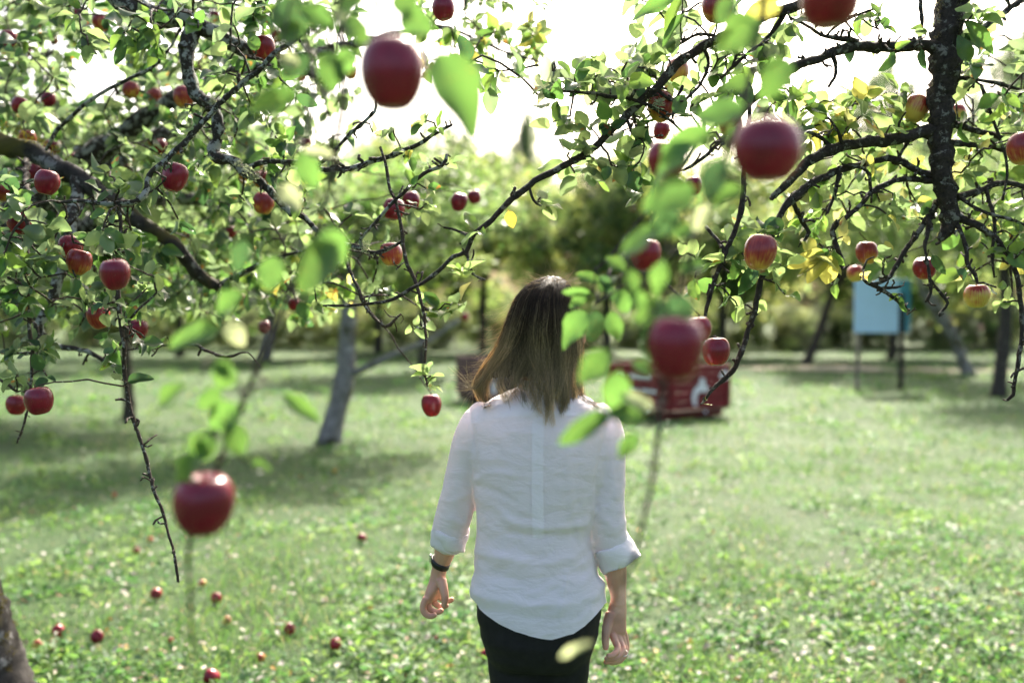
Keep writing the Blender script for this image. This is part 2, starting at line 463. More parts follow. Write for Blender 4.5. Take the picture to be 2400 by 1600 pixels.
# ================================================================== BACKGROUND TREES
def crown_mesh(seed, nleaf, nclump, size, pal, flat=.75, hang=.0):
    r = np.random.default_rng(seed)
    c = nz(r.normal(size=(nclump, 3))) * (r.random((nclump, 1)) ** .45)
    c[:, 2] = c[:, 2] * flat
    idx = r.integers(0, nclump, nleaf)
    sp = r.uniform(.06, .16, nclump)
    p = c[idx] + r.normal(size=(nleaf, 3)) * sp[idx, None] * [1, 1, .8]
    p[:, 2] -= hang * np.abs(r.normal(size=nleaf)) * .2
    fw = nz(r.normal(size=(nleaf, 3)) + [0, 0, -.4]); nr = nz(r.normal(size=(nleaf, 3)) + p * .8 + [0, 0, .5])
    ln = size * r.uniform(.6, 1.3, nleaf); wd = ln * r.uniform(.55, .8, nleaf)
    cb = r.uniform(.35, 1.75, nclump)
    pal = np.array(pal); pc = pal[r.integers(0, len(pal), nclump)][idx] * .6 + pal[r.integers(0, len(pal), nleaf)] * .4
    t = pc * r.uniform(.5, 1.45, (nleaf, 1)) * cb[idx][:, None]
    rr, ff, uu = frames(fw, nr)
    tv, tf = DIAM
    V = p[:, None] + tv[None, :, 0, None] * (wd[:, None, None] * rr[:, None]) + tv[None, :, 1, None] * (ln[:, None, None] * ff[:, None]) + tv[None, :, 2, None] * (ln[:, None, None] * uu[:, None])
    F = tf[None] + (np.arange(nleaf) * 4)[:, None, None]
    o = mk('crown', V.reshape(-1, 3), F.reshape(-1, 4), M_far, None, True, np.repeat(t, 4, axis=0))
    me = o.data; bpy.data.objects.remove(o)
    return me, c
G1 = [(.05, .105, .026), (.08, .15, .035), (.15, .20, .045), (.04, .085, .026)]
G2 = [(.085, .155, .042), (.12, .18, .048), (.22, .22, .07), (.045, .09, .03)]
G3 = [(.03, .06, .028), (.045, .08, .034), (.065, .10, .04), (.03, .06, .034)]
CR = {'green': [crown_mesh(31, 15000, 90, .052, G1), crown_mesh(32, 15000, 100, .052, G1)],
      'yellow': [crown_mesh(33, 18000, 95, .062, G2), crown_mesh(34, 18000, 85, .066, G2)],
      'dark': [crown_mesh(35, 22000, 80, .045, G3, 1.0), crown_mesh(36, 22000, 70, .05, G3, 1.0)],
      'bush': [crown_mesh(37, 16000, 60, .055, [(.08, .13, .045), (.11, .155, .05), (.17, .17, .06), (.06, .095, .035)], .9)]}
def bg_tree(name, px, py, lean, rad, crown_c, crown_r, kind, label, bark, limbs=6, fork=None, group='orchard trees across the lawn', trunk_pts=None, k=0, cat='tree', extra=None):
    """base at photo pixel on the ground; crown centre/radii in metres relative to the base"""
    d = CAM_Z * FPX / (py - 720)
    b = P(px, py, d); b[2] = float(gh(b[0], b[1])) - .03
    root = empty(name, b); tag(root, label, cat, group)
    cc = b + np.array(crown_c); cr_ = np.array(crown_r)
    if trunk_pts is None:
        top = b + np.array([lean, 0, max(.9, crown_c[2] - crown_r[2] * .35)])
        trunk_pts = [np.append(b, rad * 1.25), np.append(b + (top - b) * .12 + [.02, 0, 0], rad), np.append(b + (top - b) * .55 + rng.normal(size=3) * .04, rad * .85), np.append(top, rad * .7)]
    else:
        trunk_pts = [np.append(P(x, y, d), r) for x, y, r in trunk_pts]; trunk_pts[0][:3] = b
    tp = cr(np.array(trunk_pts), .12)
    MB().tube(tp[:, :3], tp[:, 3], 14, .07).build('trunk', bark, root)
    me, cl = CR[kind][k % len(CR[kind])]
    sel = rng.choice(len(cl), limbs, replace=False)
    for q in sel:
        e = cc + cl[q] * cr_; s = tp[-1, :3]
        mid = (s + e) / 2 + rng.normal(size=3) * .08 * cr_ + [0, 0, .1]
        lp = cr(np.array([np.append(s - [0, 0, .05], rad * .5), np.append(mid, rad * .3), np.append(e, rad * .10)]), .2)
        MB().tube(lp[:, :3], lp[:, 3], 6, .05).build('limb', bark, root)
    if extra:
        for pts in extra:
            lp = cr(np.array([np.append(P(x, y, d + dz), r) for x, y, r, dz in pts]), .12)
            MB().tube(lp[:, :3], lp[:, 3], 7, .05).build('limb', bark, root)
    o = bpy.data.objects.new('crown', me); COL.objects.link(o); o.parent = root
    o.location = cc - b; o.scale = cr_; o.rotation_euler = (0, 0, rng.uniform(0, 6.28))
    return root, cc, cr_

bg_tree('apple_tree', 770, 1040, 0, .135, (-.05, .5, 2.65), (2.3, 1.7, 1.35), 'green', 'grey trunked apple tree with a low bare branch sweeping toward the person', M_barkG,
        trunk_pts=[(770, 1045, .16), (782, 990, .125), (805, 900, .115), (812, 860, .115), (814, 780, .10), (818, 700, .09), (822, 640, .08)],
        extra=[[(815, 880, .05, 0), (850, 864, .045, -.1), (930, 828, .038, -.2), (1010, 795, .03, -.3), (1075, 750, .025, -.4)],
               [(820, 650, .06, 0), (760, 560, .05, .2), (700, 480, .03, .3)], [(820, 650, .06, 0), (880, 540, .05, -.2), (980, 440, .03, -.3)]])
bg_tree('apple_tree', 298, 982, .1, .085, (-.2, .4, 2.9), (2.4, 1.9, 1.65), 'green', 'apple tree with a thin dark trunk behind the hanging twig', M_barkD, k=1)
bg_tree('apple_tree', 622, 842, .2, .16, (.2, 0, 4.0), (3.6, 2.3, 3.0), 'yellow', 'distant apple tree left of the grey trunked tree, yellowing leaves', M_barkG)
bg_tree('apple_tree', 885, 828, .1, .16, (.3, .5, 4.4), (3.8, 2.3, 3.4), 'yellow', 'distant yellowing tree just right of the grey trunk', M_barkD, k=1)
bg_tree('apple_tree', 1885, 855, .6, .14, (1.2, .2, 4.3), (3.0, 2.2, 2.8), 'yellow', 'far apple tree with a thin leaning trunk left of the blue sign', M_barkD,
        trunk_pts=[(1885, 858, .16), (1900, 830, .12), (1915, 790, .11), (1935, 735, .11), (1955, 670, .09)])
bg_tree('apple_tree', 2272, 886, -.8, .13, (-.6, .2, 3.5), (2.5, 2.0, 1.9), 'green', 'apple tree right of the sign, trunk leaning toward the sign', M_barkG, k=1,
        trunk_pts=[(2272, 888, .16), (2258, 850, .12), (2240, 800, .12), (2215, 755, .15), (2180, 700, .14), (2150, 640, .10)])
bg_tree('apple_tree', 2338, 934, .05, .12, (.5, .3, 3.2), (2.3, 1.9, 1.8), 'green', 'apple tree with the thick dark upright trunk near the right edge', M_barkD, k=0)
bg_tree('apple_tree', 1420, 838, .1, .15, (.2, .0, 4.2), (3.8, 2.3, 3.3), 'yellow', 'yellowing apple tree behind the person and the diagonal branch', M_barkD, k=0)
bg_tree('apple_tree', 1690, 832, .1, .15, (.0, .4, 4.4), (3.8, 2.4, 3.5), 'yellow', 'yellow green tree behind the red bin', M_barkD, k=1)
bg_tree('apple_tree', 90, 868, .1, .15, (.0, .4, 3.0), (3.0, 2.2, 2.2), 'yellow', 'distant yellow green tree at the far left edge of the lawn', M_barkD, k=0)
bg_tree('apple_tree', 1130, 826, .1, .15, (.0, .4, 4.5), (3.8, 2.2, 3.6), 'yellow', 'tall yellowing tree behind the left red bin', M_barkD, k=0)
bg_tree('apple_tree', 420, 834, .1, .15, (.0, .4, 3.3), (3.4, 2.2, 2.6), 'green', 'green tree by the hedge behind the left orchard trees', M_barkD, k=1)
bg_tree('apple_tree', 2090, 838, .1, .15, (.2, .4, 3.6), (3.4, 2.2, 2.7), 'yellow', 'yellow green tree directly behind the blue sign', M_barkD, k=1)
bg_tree('apple_tree', -130, 1010, .2, .13, (.6, .2, 2.9), (2.3, 2.0, 1.4), 'green', 'leafy apple tree at the left edge behind the lichened limbs', M_barkD, k=1)
bg_tree('apple_tree', 985, 868, .1, .10, (.1, .2, 4.3), (2.6, 2.0, 2.9), 'yellow', 'slender yellowing tree above the low bare branch', M_barkD, k=1)
def tall(px, d, h, w, kind, label, name, k=0, cat='tree'):
    b = P(px, 720, d); b[2] = -.05
    root = empty(name, b); tag(root, label, cat, 'tall trees beyond the hedge')
    tp = cr(np.array([np.append(b, .3), np.append(b + [0, 0, h * .5], .22), np.append(b + [0, 0, h * .9], .06)]), .8)
    MB().tube(tp[:, :3], tp[:, 3], 8, .04).build('trunk', M_barkD, root)
    me, cl = CR[kind][k % len(CR[kind])]
    o = bpy.data.objects.new('crown', me); COL.objects.link(o); o.parent = root
    o.location = (0, 0, h * .56); o.scale = (w, w, h * .46); o.rotation_euler = (0, 0, rng.uniform(0, 6.28))
tall(1238, 62, 14.3, 1.45, 'dark', 'narrow dark conifer standing against the sky above the middle of the orchard', 'conifer_tree')
tall(1480, 46, 8.5, 3.2, 'green', 'dark tree behind the diagonal branch, right of the conifer', 'deciduous_tree')
tall(2085, 66, 18.5, 3.0, 'dark', 'tall grey green tree against the sky left of the black limb', 'deciduous_tree', 1)
tall(2370, 60, 18.5, 4.4, 'dark', 'tall grey green tree against the sky at the right edge', 'deciduous_tree')
tall(1760, 48, 8.8, 3.8, 'dark', 'dark tree behind the red bin tree, under the black limb', 'deciduous_tree', 1)
tall(1960, 44, 8.0, 3.4, 'dark', 'dark round tree above the blue sign', 'deciduous_tree')
tall(2230, 42, 9.5, 3.6, 'dark', 'dark tree behind the leaning trunk at the right', 'deciduous_tree', 1)
tall(880, 50, 10.0, 3.8, 'dark', 'dark tree behind the grey trunked apple tree', 'deciduous_tree')
tall(560, 52, 12.5, 4.4, 'dark', 'dark tree far behind the lichened limb', 'deciduous_tree', 1)
tall(200, 48, 11.5, 4.6, 'dark', 'dark tree far behind the left branches', 'deciduous_tree')
def hedge():
    me, cl = CR['bush'][0]
    root = empty('hedge', (0, 38.5, 0)); tag(root, 'long olive green hedge of bushes along the far edge of the lawn', 'hedge')
    for i, x in enumerate(np.arange(-24, 25, 1.9)):
        y = 38.5 + 1.2 * math.sin(i * 1.7); h = rng.uniform(1.3, 2.1)
        o = bpy.data.objects.new('bush', me); COL.objects.link(o); o.parent = root
        o.location = (x, y - 38.5, h * .72); o.scale = (rng.uniform(1.5, 2.1), 1.4, h * .85); o.rotation_euler = (0, 0, rng.uniform(0, 6.28))
        MB().tube(np.array([[x, y, -.05], [x + .05, y, h * .5], [x, y + .05, h]]), [.07, .05, .02], 6).build('stem', M_barkD, root)
hedge()

# ================================================================== NEAR APPLE TREES
class Tree:
    def __init__(self, base, label):
        self.root = empty('apple_tree', base); tag(self.root, label, 'tree', 'near apple trees')
        self.pos = np.zeros((0, 3)); self.twigs = MB(); self.L = []; self.keepout = []; self.limbout = []
    def nodes(self, p):
        self.pos = np.vstack([self.pos, p])
    def branch(self, pts, mat, name='branch', step=.02, sides=9, rough=.07, jit=.004, spurs=0., spur_len=.022):
        """pts rows: px, py, depth, width in px at that depth (photo pixels)"""
        rows = [np.append(P(x, y, d), .5 * w / FPX * d) for x, y, d, w in pts]
        return self.branch_w(rows, mat, name, step, sides, rough, jit, spurs, spur_len)
    def branch_w(self, rows, mat, name='branch', step=.02, sides=9, rough=.07, jit=.004, spurs=0., spur_len=.022, knots=1., keep=True):
        q = cr(np.array(rows), step)
        n = len(q)
        j = rng.normal(size=(n, 3)) * jit * np.minimum(1, q[:, 3:4] / .01); j[0] = 0
        q[:, :3] += (j + np.roll(j, 1, 0) + np.roll(j, -1, 0)) / 2
        kn = 1 + knots * (.10 * np.abs(rng.normal(size=n)) + .16 * (rng.random(n) < .10))
        q[:, 3] *= kn
        o = MB().tube(q[:, :3], q[:, 3], sides, rough).build(name, mat, self.root)
        if keep:
            X, Y, D_ = proj(q[:, :3]); R_ = q[:, 3] / D_ * FPX
            for k_ in range(0, n, 2):
                if R_[k_] > 9 and -50 < X[k_] < 2450 and -50 < Y[k_] < 1600: self.limbout.append((X[k_], Y[k_], R_[k_] * 1.15 + 6, D_[k_]))
        self.nodes(q[::2, :3])
        if spurs:
            length = n * step; tan = nz(np.gradient(q[:, :3], axis=0))
            for _ in range(int(length * spurs)):
                i = rng.integers(1, n - 1)
                self.spur(q[i, :3], tan[i], q[i, 3], spur_len)
            self.spur(q[-1, :3], tan[-1], q[-1, 3], spur_len * .7)
        return o
    def spur(self, p, tan, r, ln):
        d = nz(rvec() - tan * .4 + [0, 0, .25]); L = ln * rng.uniform(.4, 1.9)
        pts = [p]; k = 3
        for i in range(k):
            d = nz(d + rng.normal(size=3) * .45); pts.append(pts[-1] + d * L / k)
        r0 = min(r * .7, .0045) * rng.uniform(.7, 1.1)
        rad = [r0, r0 * .8, r0 * .95, r0 * .9]
        self.twigs.tube(np.array(pts), rad, 5, .18)
        if rng.random() < .4 and L > .02:
            d2 = nz(d + rvec() * .9); self.twigs.tube(np.array([pts[2], pts[2] + d2 * L * .35, pts[2] + d2 * L * .6 + rng.normal(size=3) * .002]), [r0 * .8, r0 * .6, r0 * .75], 5, .15)
    def connect(self, p, r=.0022, sag=.03, mat=None):
        i = np.argmin(((self.pos - p) ** 2).sum(1)); s = self.pos[i]
        L = np.linalg.norm(p - s)
        if L < .004: return nz(rvec())
        k = max(3, int(L / .035))
        t = np.linspace(0, 1, k + 1)[:, None]
        off = rvec() * L * .10
        q = s + (p - s) * t + off * np.sin(t * PI) + np.array([0, 0, sag * min(1, L / .3)]) * np.sin(t * PI) + rng.normal(size=(k + 1, 3)) * .004 * np.sin(t * PI)
        r0 = r * (1 + min(2.5, L * 3))
        self.twigs.tube(q, np.linspace(r0, r, k + 1) * (1 + .18 * rng.random(k + 1)), 5, .12)
        self.nodes(q[1:])
        return nz(q[-1] - q[-2])
    def leaf(self, base, fwd, nrm, ln, wd, cls, own=False):
        self.L.append((base, fwd, nrm, ln, wd, cls, own))
    def rosette(self, p, n, size, classes, droop=.35, spread=1., ax=None):
        ax = nz(np.array([0, 0, .3]) + rvec() * .8) if ax is None else nz(ax)
        a0 = rng.uniform(0, 6.28)
        u = nz(np.cross(ax, rvec())); w = np.cross(ax, u)
        for i in range(n):
            a = a0 + i * 2.4 + rng.normal() * .3
            o = spread * rng.uniform(.55, 1.3)
            f = nz(ax * (1 - .45 * o) + (u * math.cos(a) + w * math.sin(a)) * o + np.array([0, 0, -droop]) * rng.uniform(.2, 1.3))
            nr = nz(ax * .9 + np.array([0, 0, .5]) + rng.normal(size=3) * .45)
            L = size * rng.uniform(.6, 1.2)
            self.leaf(p + rng.normal(size=3) * .004, f, nr, L, L * rng.uniform(.48, .68), classes[rng.integers(len(classes))])
    def fill(self, rect, n, dr, classes, size=.056, nl=(4, 8), mask=None):
        x0, y0, x1, y1 = rect; c = []
        for _ in range(n):
            for _t in range(20):
                x, y = rng.uniform(x0, x1), rng.uniform(y0, y1)
                if mask is None or mask(x, y): break
            c.append(P(x, y, rng.uniform(*dr)))
        c = np.array(c)
        while len(c):
            dm = np.array([((self.pos - q) ** 2).sum(1).min() for q in c])
            o = np.argsort(dm)[:max(8, len(c) // 3)]
            for i in o:
                tdir = self.connect(c[i])
                self.rosette(c[i], rng.integers(*nl), size, classes, ax=tdir * .6 + rvec() * .5 + [0, 0, .2])
            c = np.delete(c, o, 0)
    def mleaf(self, bx, by, tx, ty, w, d, cls, face=None, dd=0.):
        """a leaf from pixel base to pixel tip; w its width in px; joined to the nearest twig"""
        b = P(bx, by, d); t = P(tx, ty, d + dd)
        f = t - b; L = np.linalg.norm(f)
        v = nz(b - np.array([0, 0, CAM_Z]))
        nr = -v * .9 + np.array([0, 0, .35]) + rng.normal(size=3) * .18 if face is None else np.array(face, float)
        self.connect(b - nz(f) * .006, .0013, .01)
        if d < 1.6 and cls == 'lt': cls = 'fg' if rng.random() < .65 else 'md'
        self.leaf(b, f, nr, L * (1.06 if d < 1.3 else 1.), w / FPX * d * (1.2 if d < 1.3 else 1.1), cls, True)
    def finish(self, nhero):
        A = []
        for a in self.L:      # leaves do not grow in front of the fruit the photograph shows
            hide = False
            if not a[6]:
                for t_ in (.35, .6, .95):
                    x, y, d = proj(a[0] + nz(a[1]) * a[3] * t_)
                    for ax, ay, ar, ad in self.keepout:
                        if d < ad + .02 and (x - ax) ** 2 + (y - ay) ** 2 < (ar * .98) ** 2: hide = True
                if not hide and rng.random() < .8:
                    x, y, d = proj(a[0] + nz(a[1]) * a[3] * .55)
                    for ax, ay, ar, ad in self.limbout:
                        if d < ad and (x - ax) ** 2 + (y - ay) ** 2 < ar * ar: hide = True; break
            if not hide or rng.random() < .10: A.append(a)
        base = np.array([a[0] for a in A]); fw = nz(np.array([a[1] for a in A])); nr = np.array([a[2] for a in A])
        ln = np.array([a[3] for a in A]); wd = np.array([a[4] for a in A])
        x, y, d = proj(base + fw * ln[:, None] * .5)
        r, f, u = frames(fw, nr)
        face = np.abs((u * nz(base - [0, 0, CAM_Z])).sum(1))
        score = ln * wd / d ** 2 * (.3 + face) * ((x > -20) & (x < 2420) & (y > -20) & (y < 1600) & (d > .3)) * np.where(d > 3.2, .4, 1.)
        o = np.argsort(-score); hero = o[:nhero]; rest = o[nhero:]
        rl = np.array(self.root.location)
        for i in hero:
            ob = bpy.data.objects.new('leaf', hero_mesh(int(rng.integers(len(HERO))), A[i][5], int(rng.integers(3))))
            COL.objects.link(ob); ob.parent = self.root
            m = Matrix.Identity(4)
            for c in range(3):
                m[c][0] = r[i][c] * wd[i]; m[c][1] = f[i][c] * ln[i]; m[c][2] = u[i][c] * ln[i]; m[c][3] = base[i][c] - rl[c]
            ob.matrix_basis = m
        t = np.array([TINT[A[i][5]] for i in rest]) * rng.uniform(.72, 1.28, (len(rest), 1))
        near = np.array([d[i] < 2.9 for i in rest])
        for sel, tm, nm in ((near, HERO[:4], 'foliage'), (~near, BULK, 'foliage')):
            q = rest[sel]
            if len(q): leaf_batch(nm, base[q], fw[q], nr[q], ln[q], wd[q], t[sel], tm, M_leaf, self.root)
        tw = self.twigs.build('twigs', M_twig, self.root); tw['kind'] = 'stuff'

# ---------------------------------------------------------------- left tree
LB = np.array([-1.78, 3.55, -.03])
LT = Tree(LB, 'apple tree with lichened black limbs, mossy trunk in the bottom left corner')
tw_ = lambda x, y, z, r: np.array([x, y, z, r])
LT.branch_w([tw_(-1.80, 3.55, -.05, .18), tw_(-1.86, 3.55, .12, .150), tw_(-1.92, 3.58, .30, .135), tw_(-2.05, 3.60, .70, .125), tw_(-2.16, 3.6, 1.1, .13), tw_(-2.3, 3.6, 1.5, .12)], M_barkM, 'trunk', .02, 24, .025, .001, knots=.25)
LT.branch_w([tw_(-2.3, 3.6, 1.48, .085), tw_(-2.1, 3.45, 1.95, .06), np.append(P(-60, 320, 3.25), .034), np.append(P(0, 337, 3.2), .032), np.append(P(85, 360, 3.15), .030), np.append(P(136, 392, 3.12), .029), np.append(P(221, 440, 3.1), .025),
             np.append(P(306, 505, 3.1), .023), np.append(P(402, 568, 3.15), .021), np.append(P(460, 636, 3.2), .019), np.append(P(512, 674, 3.25), .015)], M_barkM, 'limb', .025, 12, .08, .003, 8, .02)
LT.branch_w([tw_(-2.3, 3.6, 1.5, .10), tw_(-2.35, 3.3, 2.2, .08), tw_(-1.9, 3.0, 2.62, .055), np.append(P(150, -90, 2.9), .04), np.append(P(300, 6, 2.85), .027), np.append(P(365, 36, 2.82), .025), np.append(P(436, 46, 2.8), .024),
             np.append(P(507, 80, 2.82), .021), np.append(P(579, 114, 2.85), .020), np.append(P(637, 136, 2.9), .018), np.append(P(732, 165, 3.0), .016), np.append(P(775, 205, 3.05), .012)], M_barkL, 'limb', .022, 12, .10, .004, 14, .02)
LT.branch([(452, 40, 2.8, 38), (449, 80, 2.79, 36), (443, 153, 2.77, 31), (453, 221, 2.75, 29), (505, 247, 2.72, 25), (506, 324, 2.70, 24), (495, 366, 2.69, 27), (545, 380, 2.66, 22), (579, 405, 2.64, 19), (630, 446, 2.62, 17), (674, 490, 2.6, 15),
           (715, 512, 2.58, 12), (760, 556, 2.56, 11), (800, 575, 2.54, 11), (851, 581, 2.52, 10), (885, 592, 2.5, 9), (930, 572, 2.5, 7), (948, 560, 2.5, 5)], M_barkL, 'limb', .014, 11, .13, .004, 26, .022)
LT.branch([(720, 70, 2.45, 8), (698, 89, 2.45, 9), (647, 123, 2.44, 12), (579, 187, 2.44, 12), (511, 245, 2.43, 12), (443, 324, 2.42, 12), (392, 371, 2.4, 12), (347, 412, 2.4, 12), (334, 462, 2.38, 13), (283, 477, 2.38, 11), (204, 473, 2.4, 9), (136, 473, 2.45, 7)], M_barkL, 'branch', .012, 8, .10, .003, 30)
LT.branch([(280, 477, 2.38, 10), (283, 531, 2.37, 8), (277, 600, 2.36, 8), (276, 684, 2.36, 9), (279, 738, 2.36, 10), (289, 806, 2.36, 9), (293, 874, 2.36, 9), (300, 926, 2.35, 8.5), (306, 960, 2.35, 8.5), (323, 1011, 2.34, 8), (340, 1065, 2.34, 8), (350, 1105, 2.34, 8),
           (360, 1146, 2.33, 7.5), (377, 1187, 2.33, 7), (391, 1231, 2.33, 7), (398, 1258, 2.32, 6.5), (408, 1292, 2.32, 6), (413, 1326, 2.32, 6), (417, 1362, 2.32, 5)], M_twig, 'branch', .010, 7, .09, .002, 34, .02)
LT.branch([(109, 351, 3.0, 8), (136, 303, 2.95, 9), (191, 252, 2.9, 9), (238, 218, 2.9, 9), (289, 191, 2.88, 8), (351, 163, 2.86, 8), (400, 110, 2.84, 6), (430, 60, 2.82, 5)], M_barkL, 'branch', .015, 7, .08, .003, 12)
LT.branch([(60, 375, 3.1, 14), (64, 450, 2.7, 11), (65, 534, 2.6, 9), (65, 653, 2.58, 8), (68, 772, 2.56, 8), (75, 840, 2.55, 8), (73, 905, 2.55, 6), (63, 965, 2.55, 5), (53, 1000, 2.55, 5), (40, 1038, 2.55, 4)], M_twig, 'branch', .012, 6, .1, .003, 26)
LT.branch([(180, 415, 3.1, 30), (165, 560, 3.0, 26), (146, 640, 3.0, 25), (119, 714, 3.0, 24), (95, 755, 3.0, 20), (109, 800, 3.0, 15), (163, 813, 2.95, 11), (211, 830, 2.92, 10), (245, 847, 2.9, 9), (275, 860, 2.88, 7)], M_barkL, 'limb', .02, 9, .12, .004, 12)
LT.branch([(566, 396, 2.65, 13), (647, 377, 2.62, 11), (715, 387, 2.6, 11), (800, 398, 2.56, 11), (868, 378, 2.53, 12), (929, 361, 2.5, 12), (970, 344, 2.48, 10), (1011, 317, 2.46, 9), (1059, 293, 2.45, 6)], M_barkL, 'branch', .012, 8, .12, .003, 34, .025)
LT.branch([(851, 581, 2.52, 8), (846, 560, 2.5, 7), (872, 531, 2.48, 8), (912, 484, 2.46, 8), (953, 446, 2.45, 8), (991, 409, 2.44, 8), (1036, 387, 2.43, 9), (1046, 361, 2.43, 7)], M_barkL, 'branch', .012, 7, .12, .003, 34, .02)
LT.branch([(720, 400, 2.6, 7), (760, 375, 2.55, 8), (800, 334, 2.5, 8), (841, 296, 2.48, 8), (878, 262, 2.47, 7), (880, 235, 2.47, 5)], M_barkL, 'branch', .012, 7, .12, .003, 34, .022)
LT.branch([(892, 345, 2.5, 6), (906, 398, 2.49, 7), (912, 439, 2.48, 7), (929, 477, 2.47, 7), (940, 531, 2.46, 8), (950, 602, 2.45, 8), (970, 653, 2.44, 8), (984, 697, 2.43, 8), (994, 738, 2.42, 7), (998, 806, 2.42, 6), (995, 868, 2.42, 6), (1003, 900, 2.42, 4)], M_twig, 'branch', .010, 7, .1, .002, 26)
LT.branch([(800, 575, 2.54, 6), (817, 629, 2.52, 7), (841, 677, 2.5, 8), (861, 725, 2.49, 7), (902, 766, 2.48, 7), (925, 750, 2.48, 6), (940, 735, 2.48, 4)], M_twig, 'branch', .010, 6, .12, .002, 34)
LT.branch([(507, 674, 3.25, 12), (560, 640, 3.2, 13), (620, 615, 3.2, 10), (700, 590, 3.2, 7), (760, 585, 3.2, 5)], M_barkL, 'branch', .02, 7, .1, .003, 14)
LT.branch([(300, 820, 2.6, 4), (445, 805, 2.7, 7), (480, 822, 2.7, 8), (530, 835, 2.7, 7), (580, 825, 2.7, 4), (610, 860, 2.7, 3)], M_twig, 'branch', .015, 6, .12, .003, 30)
LT.branch([(0, 890, 2.5, 6), (22, 905, 2.5, 7), (40, 918, 2.5, 5)], M_twig, 'branch', .01, 6, .12, .002, 40)
# deeper limbs that carry the blurred foliage behind
for e, m_ in (((120, 120, 4.3), (-.4, 2.9)), ((420, 330, 4.6), (-.1, 2.6)), ((330, 620, 4.4), (0, 2.1)), ((640, 260, 4.8), (.2, 2.8)), ((620, 520, 4.5), (.3, 2.3)), ((60, 560, 4.2), (-.6, 2.0)), ((1010, 60, 3.5), (-.2, 3.0))):
    en = P(*e); md = (np.array([-2.2, 3.65, 1.6]) + en) / 2 + [m_[0] * .3, .15, .25]
    LT.branch_w([tw_(-2.3, 3.62, 1.45, .06), np.append(md, .032), np.append(en, .010)], M_barkL, 'limb', .05, 8, .08, .006, keep=False)
LT.branch_w([np.append(P(1010, 60, 3.5), .008), np.append(P(1075, 75, 3.4), .006), np.append(P(1180, 120, 3.35), .005), np.append(P(1300, 155, 3.3), .003)], M_barkL, 'branch', .02, 6, .08, .003, 10)
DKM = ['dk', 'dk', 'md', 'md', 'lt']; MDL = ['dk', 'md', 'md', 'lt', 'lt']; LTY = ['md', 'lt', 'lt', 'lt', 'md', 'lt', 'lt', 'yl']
bigapple = lambda x, y: not (850 < x < 985 and 70 < y < 260)
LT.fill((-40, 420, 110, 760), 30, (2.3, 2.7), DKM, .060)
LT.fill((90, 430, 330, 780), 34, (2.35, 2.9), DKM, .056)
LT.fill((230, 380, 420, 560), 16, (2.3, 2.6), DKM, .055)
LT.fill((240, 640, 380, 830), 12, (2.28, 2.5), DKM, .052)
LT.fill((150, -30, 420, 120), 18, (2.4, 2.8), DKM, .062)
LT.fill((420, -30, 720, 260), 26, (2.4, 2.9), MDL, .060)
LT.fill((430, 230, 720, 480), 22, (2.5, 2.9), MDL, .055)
LT.fill((860, 240, 1060, 500), 9, (2.42, 2.55), LTY, .042, (3, 6))
LT.fill((740, 480, 1000, 720), 20, (2.55, 3.1), MDL, .052, (3, 6))
LT.fill((0, 760, 130, 920), 7, (2.45, 2.7), DKM, .055)
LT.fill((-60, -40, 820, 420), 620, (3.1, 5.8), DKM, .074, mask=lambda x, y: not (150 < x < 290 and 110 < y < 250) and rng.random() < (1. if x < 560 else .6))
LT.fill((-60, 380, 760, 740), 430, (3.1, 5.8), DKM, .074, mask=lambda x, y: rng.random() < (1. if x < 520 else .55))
LT.fill((960, -30, 1290, 175), 46, (3.1, 3.7), LTY, .058, mask=lambda x, y: y < 150 - (x - 1180) * .25 or (x > 1120 and abs(y - (100 + (x - 1150) * .35)) < 45))
LT.fill((640, 540, 820, 760), 16, (2.9, 3.8), LTY, .055)
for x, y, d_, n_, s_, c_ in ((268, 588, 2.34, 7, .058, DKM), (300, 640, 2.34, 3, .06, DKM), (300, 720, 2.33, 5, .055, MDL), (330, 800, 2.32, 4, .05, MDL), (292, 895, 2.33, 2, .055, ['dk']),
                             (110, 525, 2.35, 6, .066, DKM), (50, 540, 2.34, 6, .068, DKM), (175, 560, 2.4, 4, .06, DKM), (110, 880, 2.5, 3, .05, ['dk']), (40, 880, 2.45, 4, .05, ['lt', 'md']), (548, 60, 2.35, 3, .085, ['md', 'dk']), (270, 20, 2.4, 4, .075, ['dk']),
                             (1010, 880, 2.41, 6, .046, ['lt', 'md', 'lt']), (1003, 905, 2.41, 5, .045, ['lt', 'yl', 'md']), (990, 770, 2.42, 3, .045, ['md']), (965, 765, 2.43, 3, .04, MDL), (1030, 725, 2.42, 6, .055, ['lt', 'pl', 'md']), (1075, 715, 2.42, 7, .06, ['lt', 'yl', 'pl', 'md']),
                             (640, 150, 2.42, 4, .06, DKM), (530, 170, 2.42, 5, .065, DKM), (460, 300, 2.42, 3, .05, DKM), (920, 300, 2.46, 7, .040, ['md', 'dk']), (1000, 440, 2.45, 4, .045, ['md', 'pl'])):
    p = P(x, y, d_); LT.connect(p, .0018, .01); LT.rosette(p, n_, s_, c_)

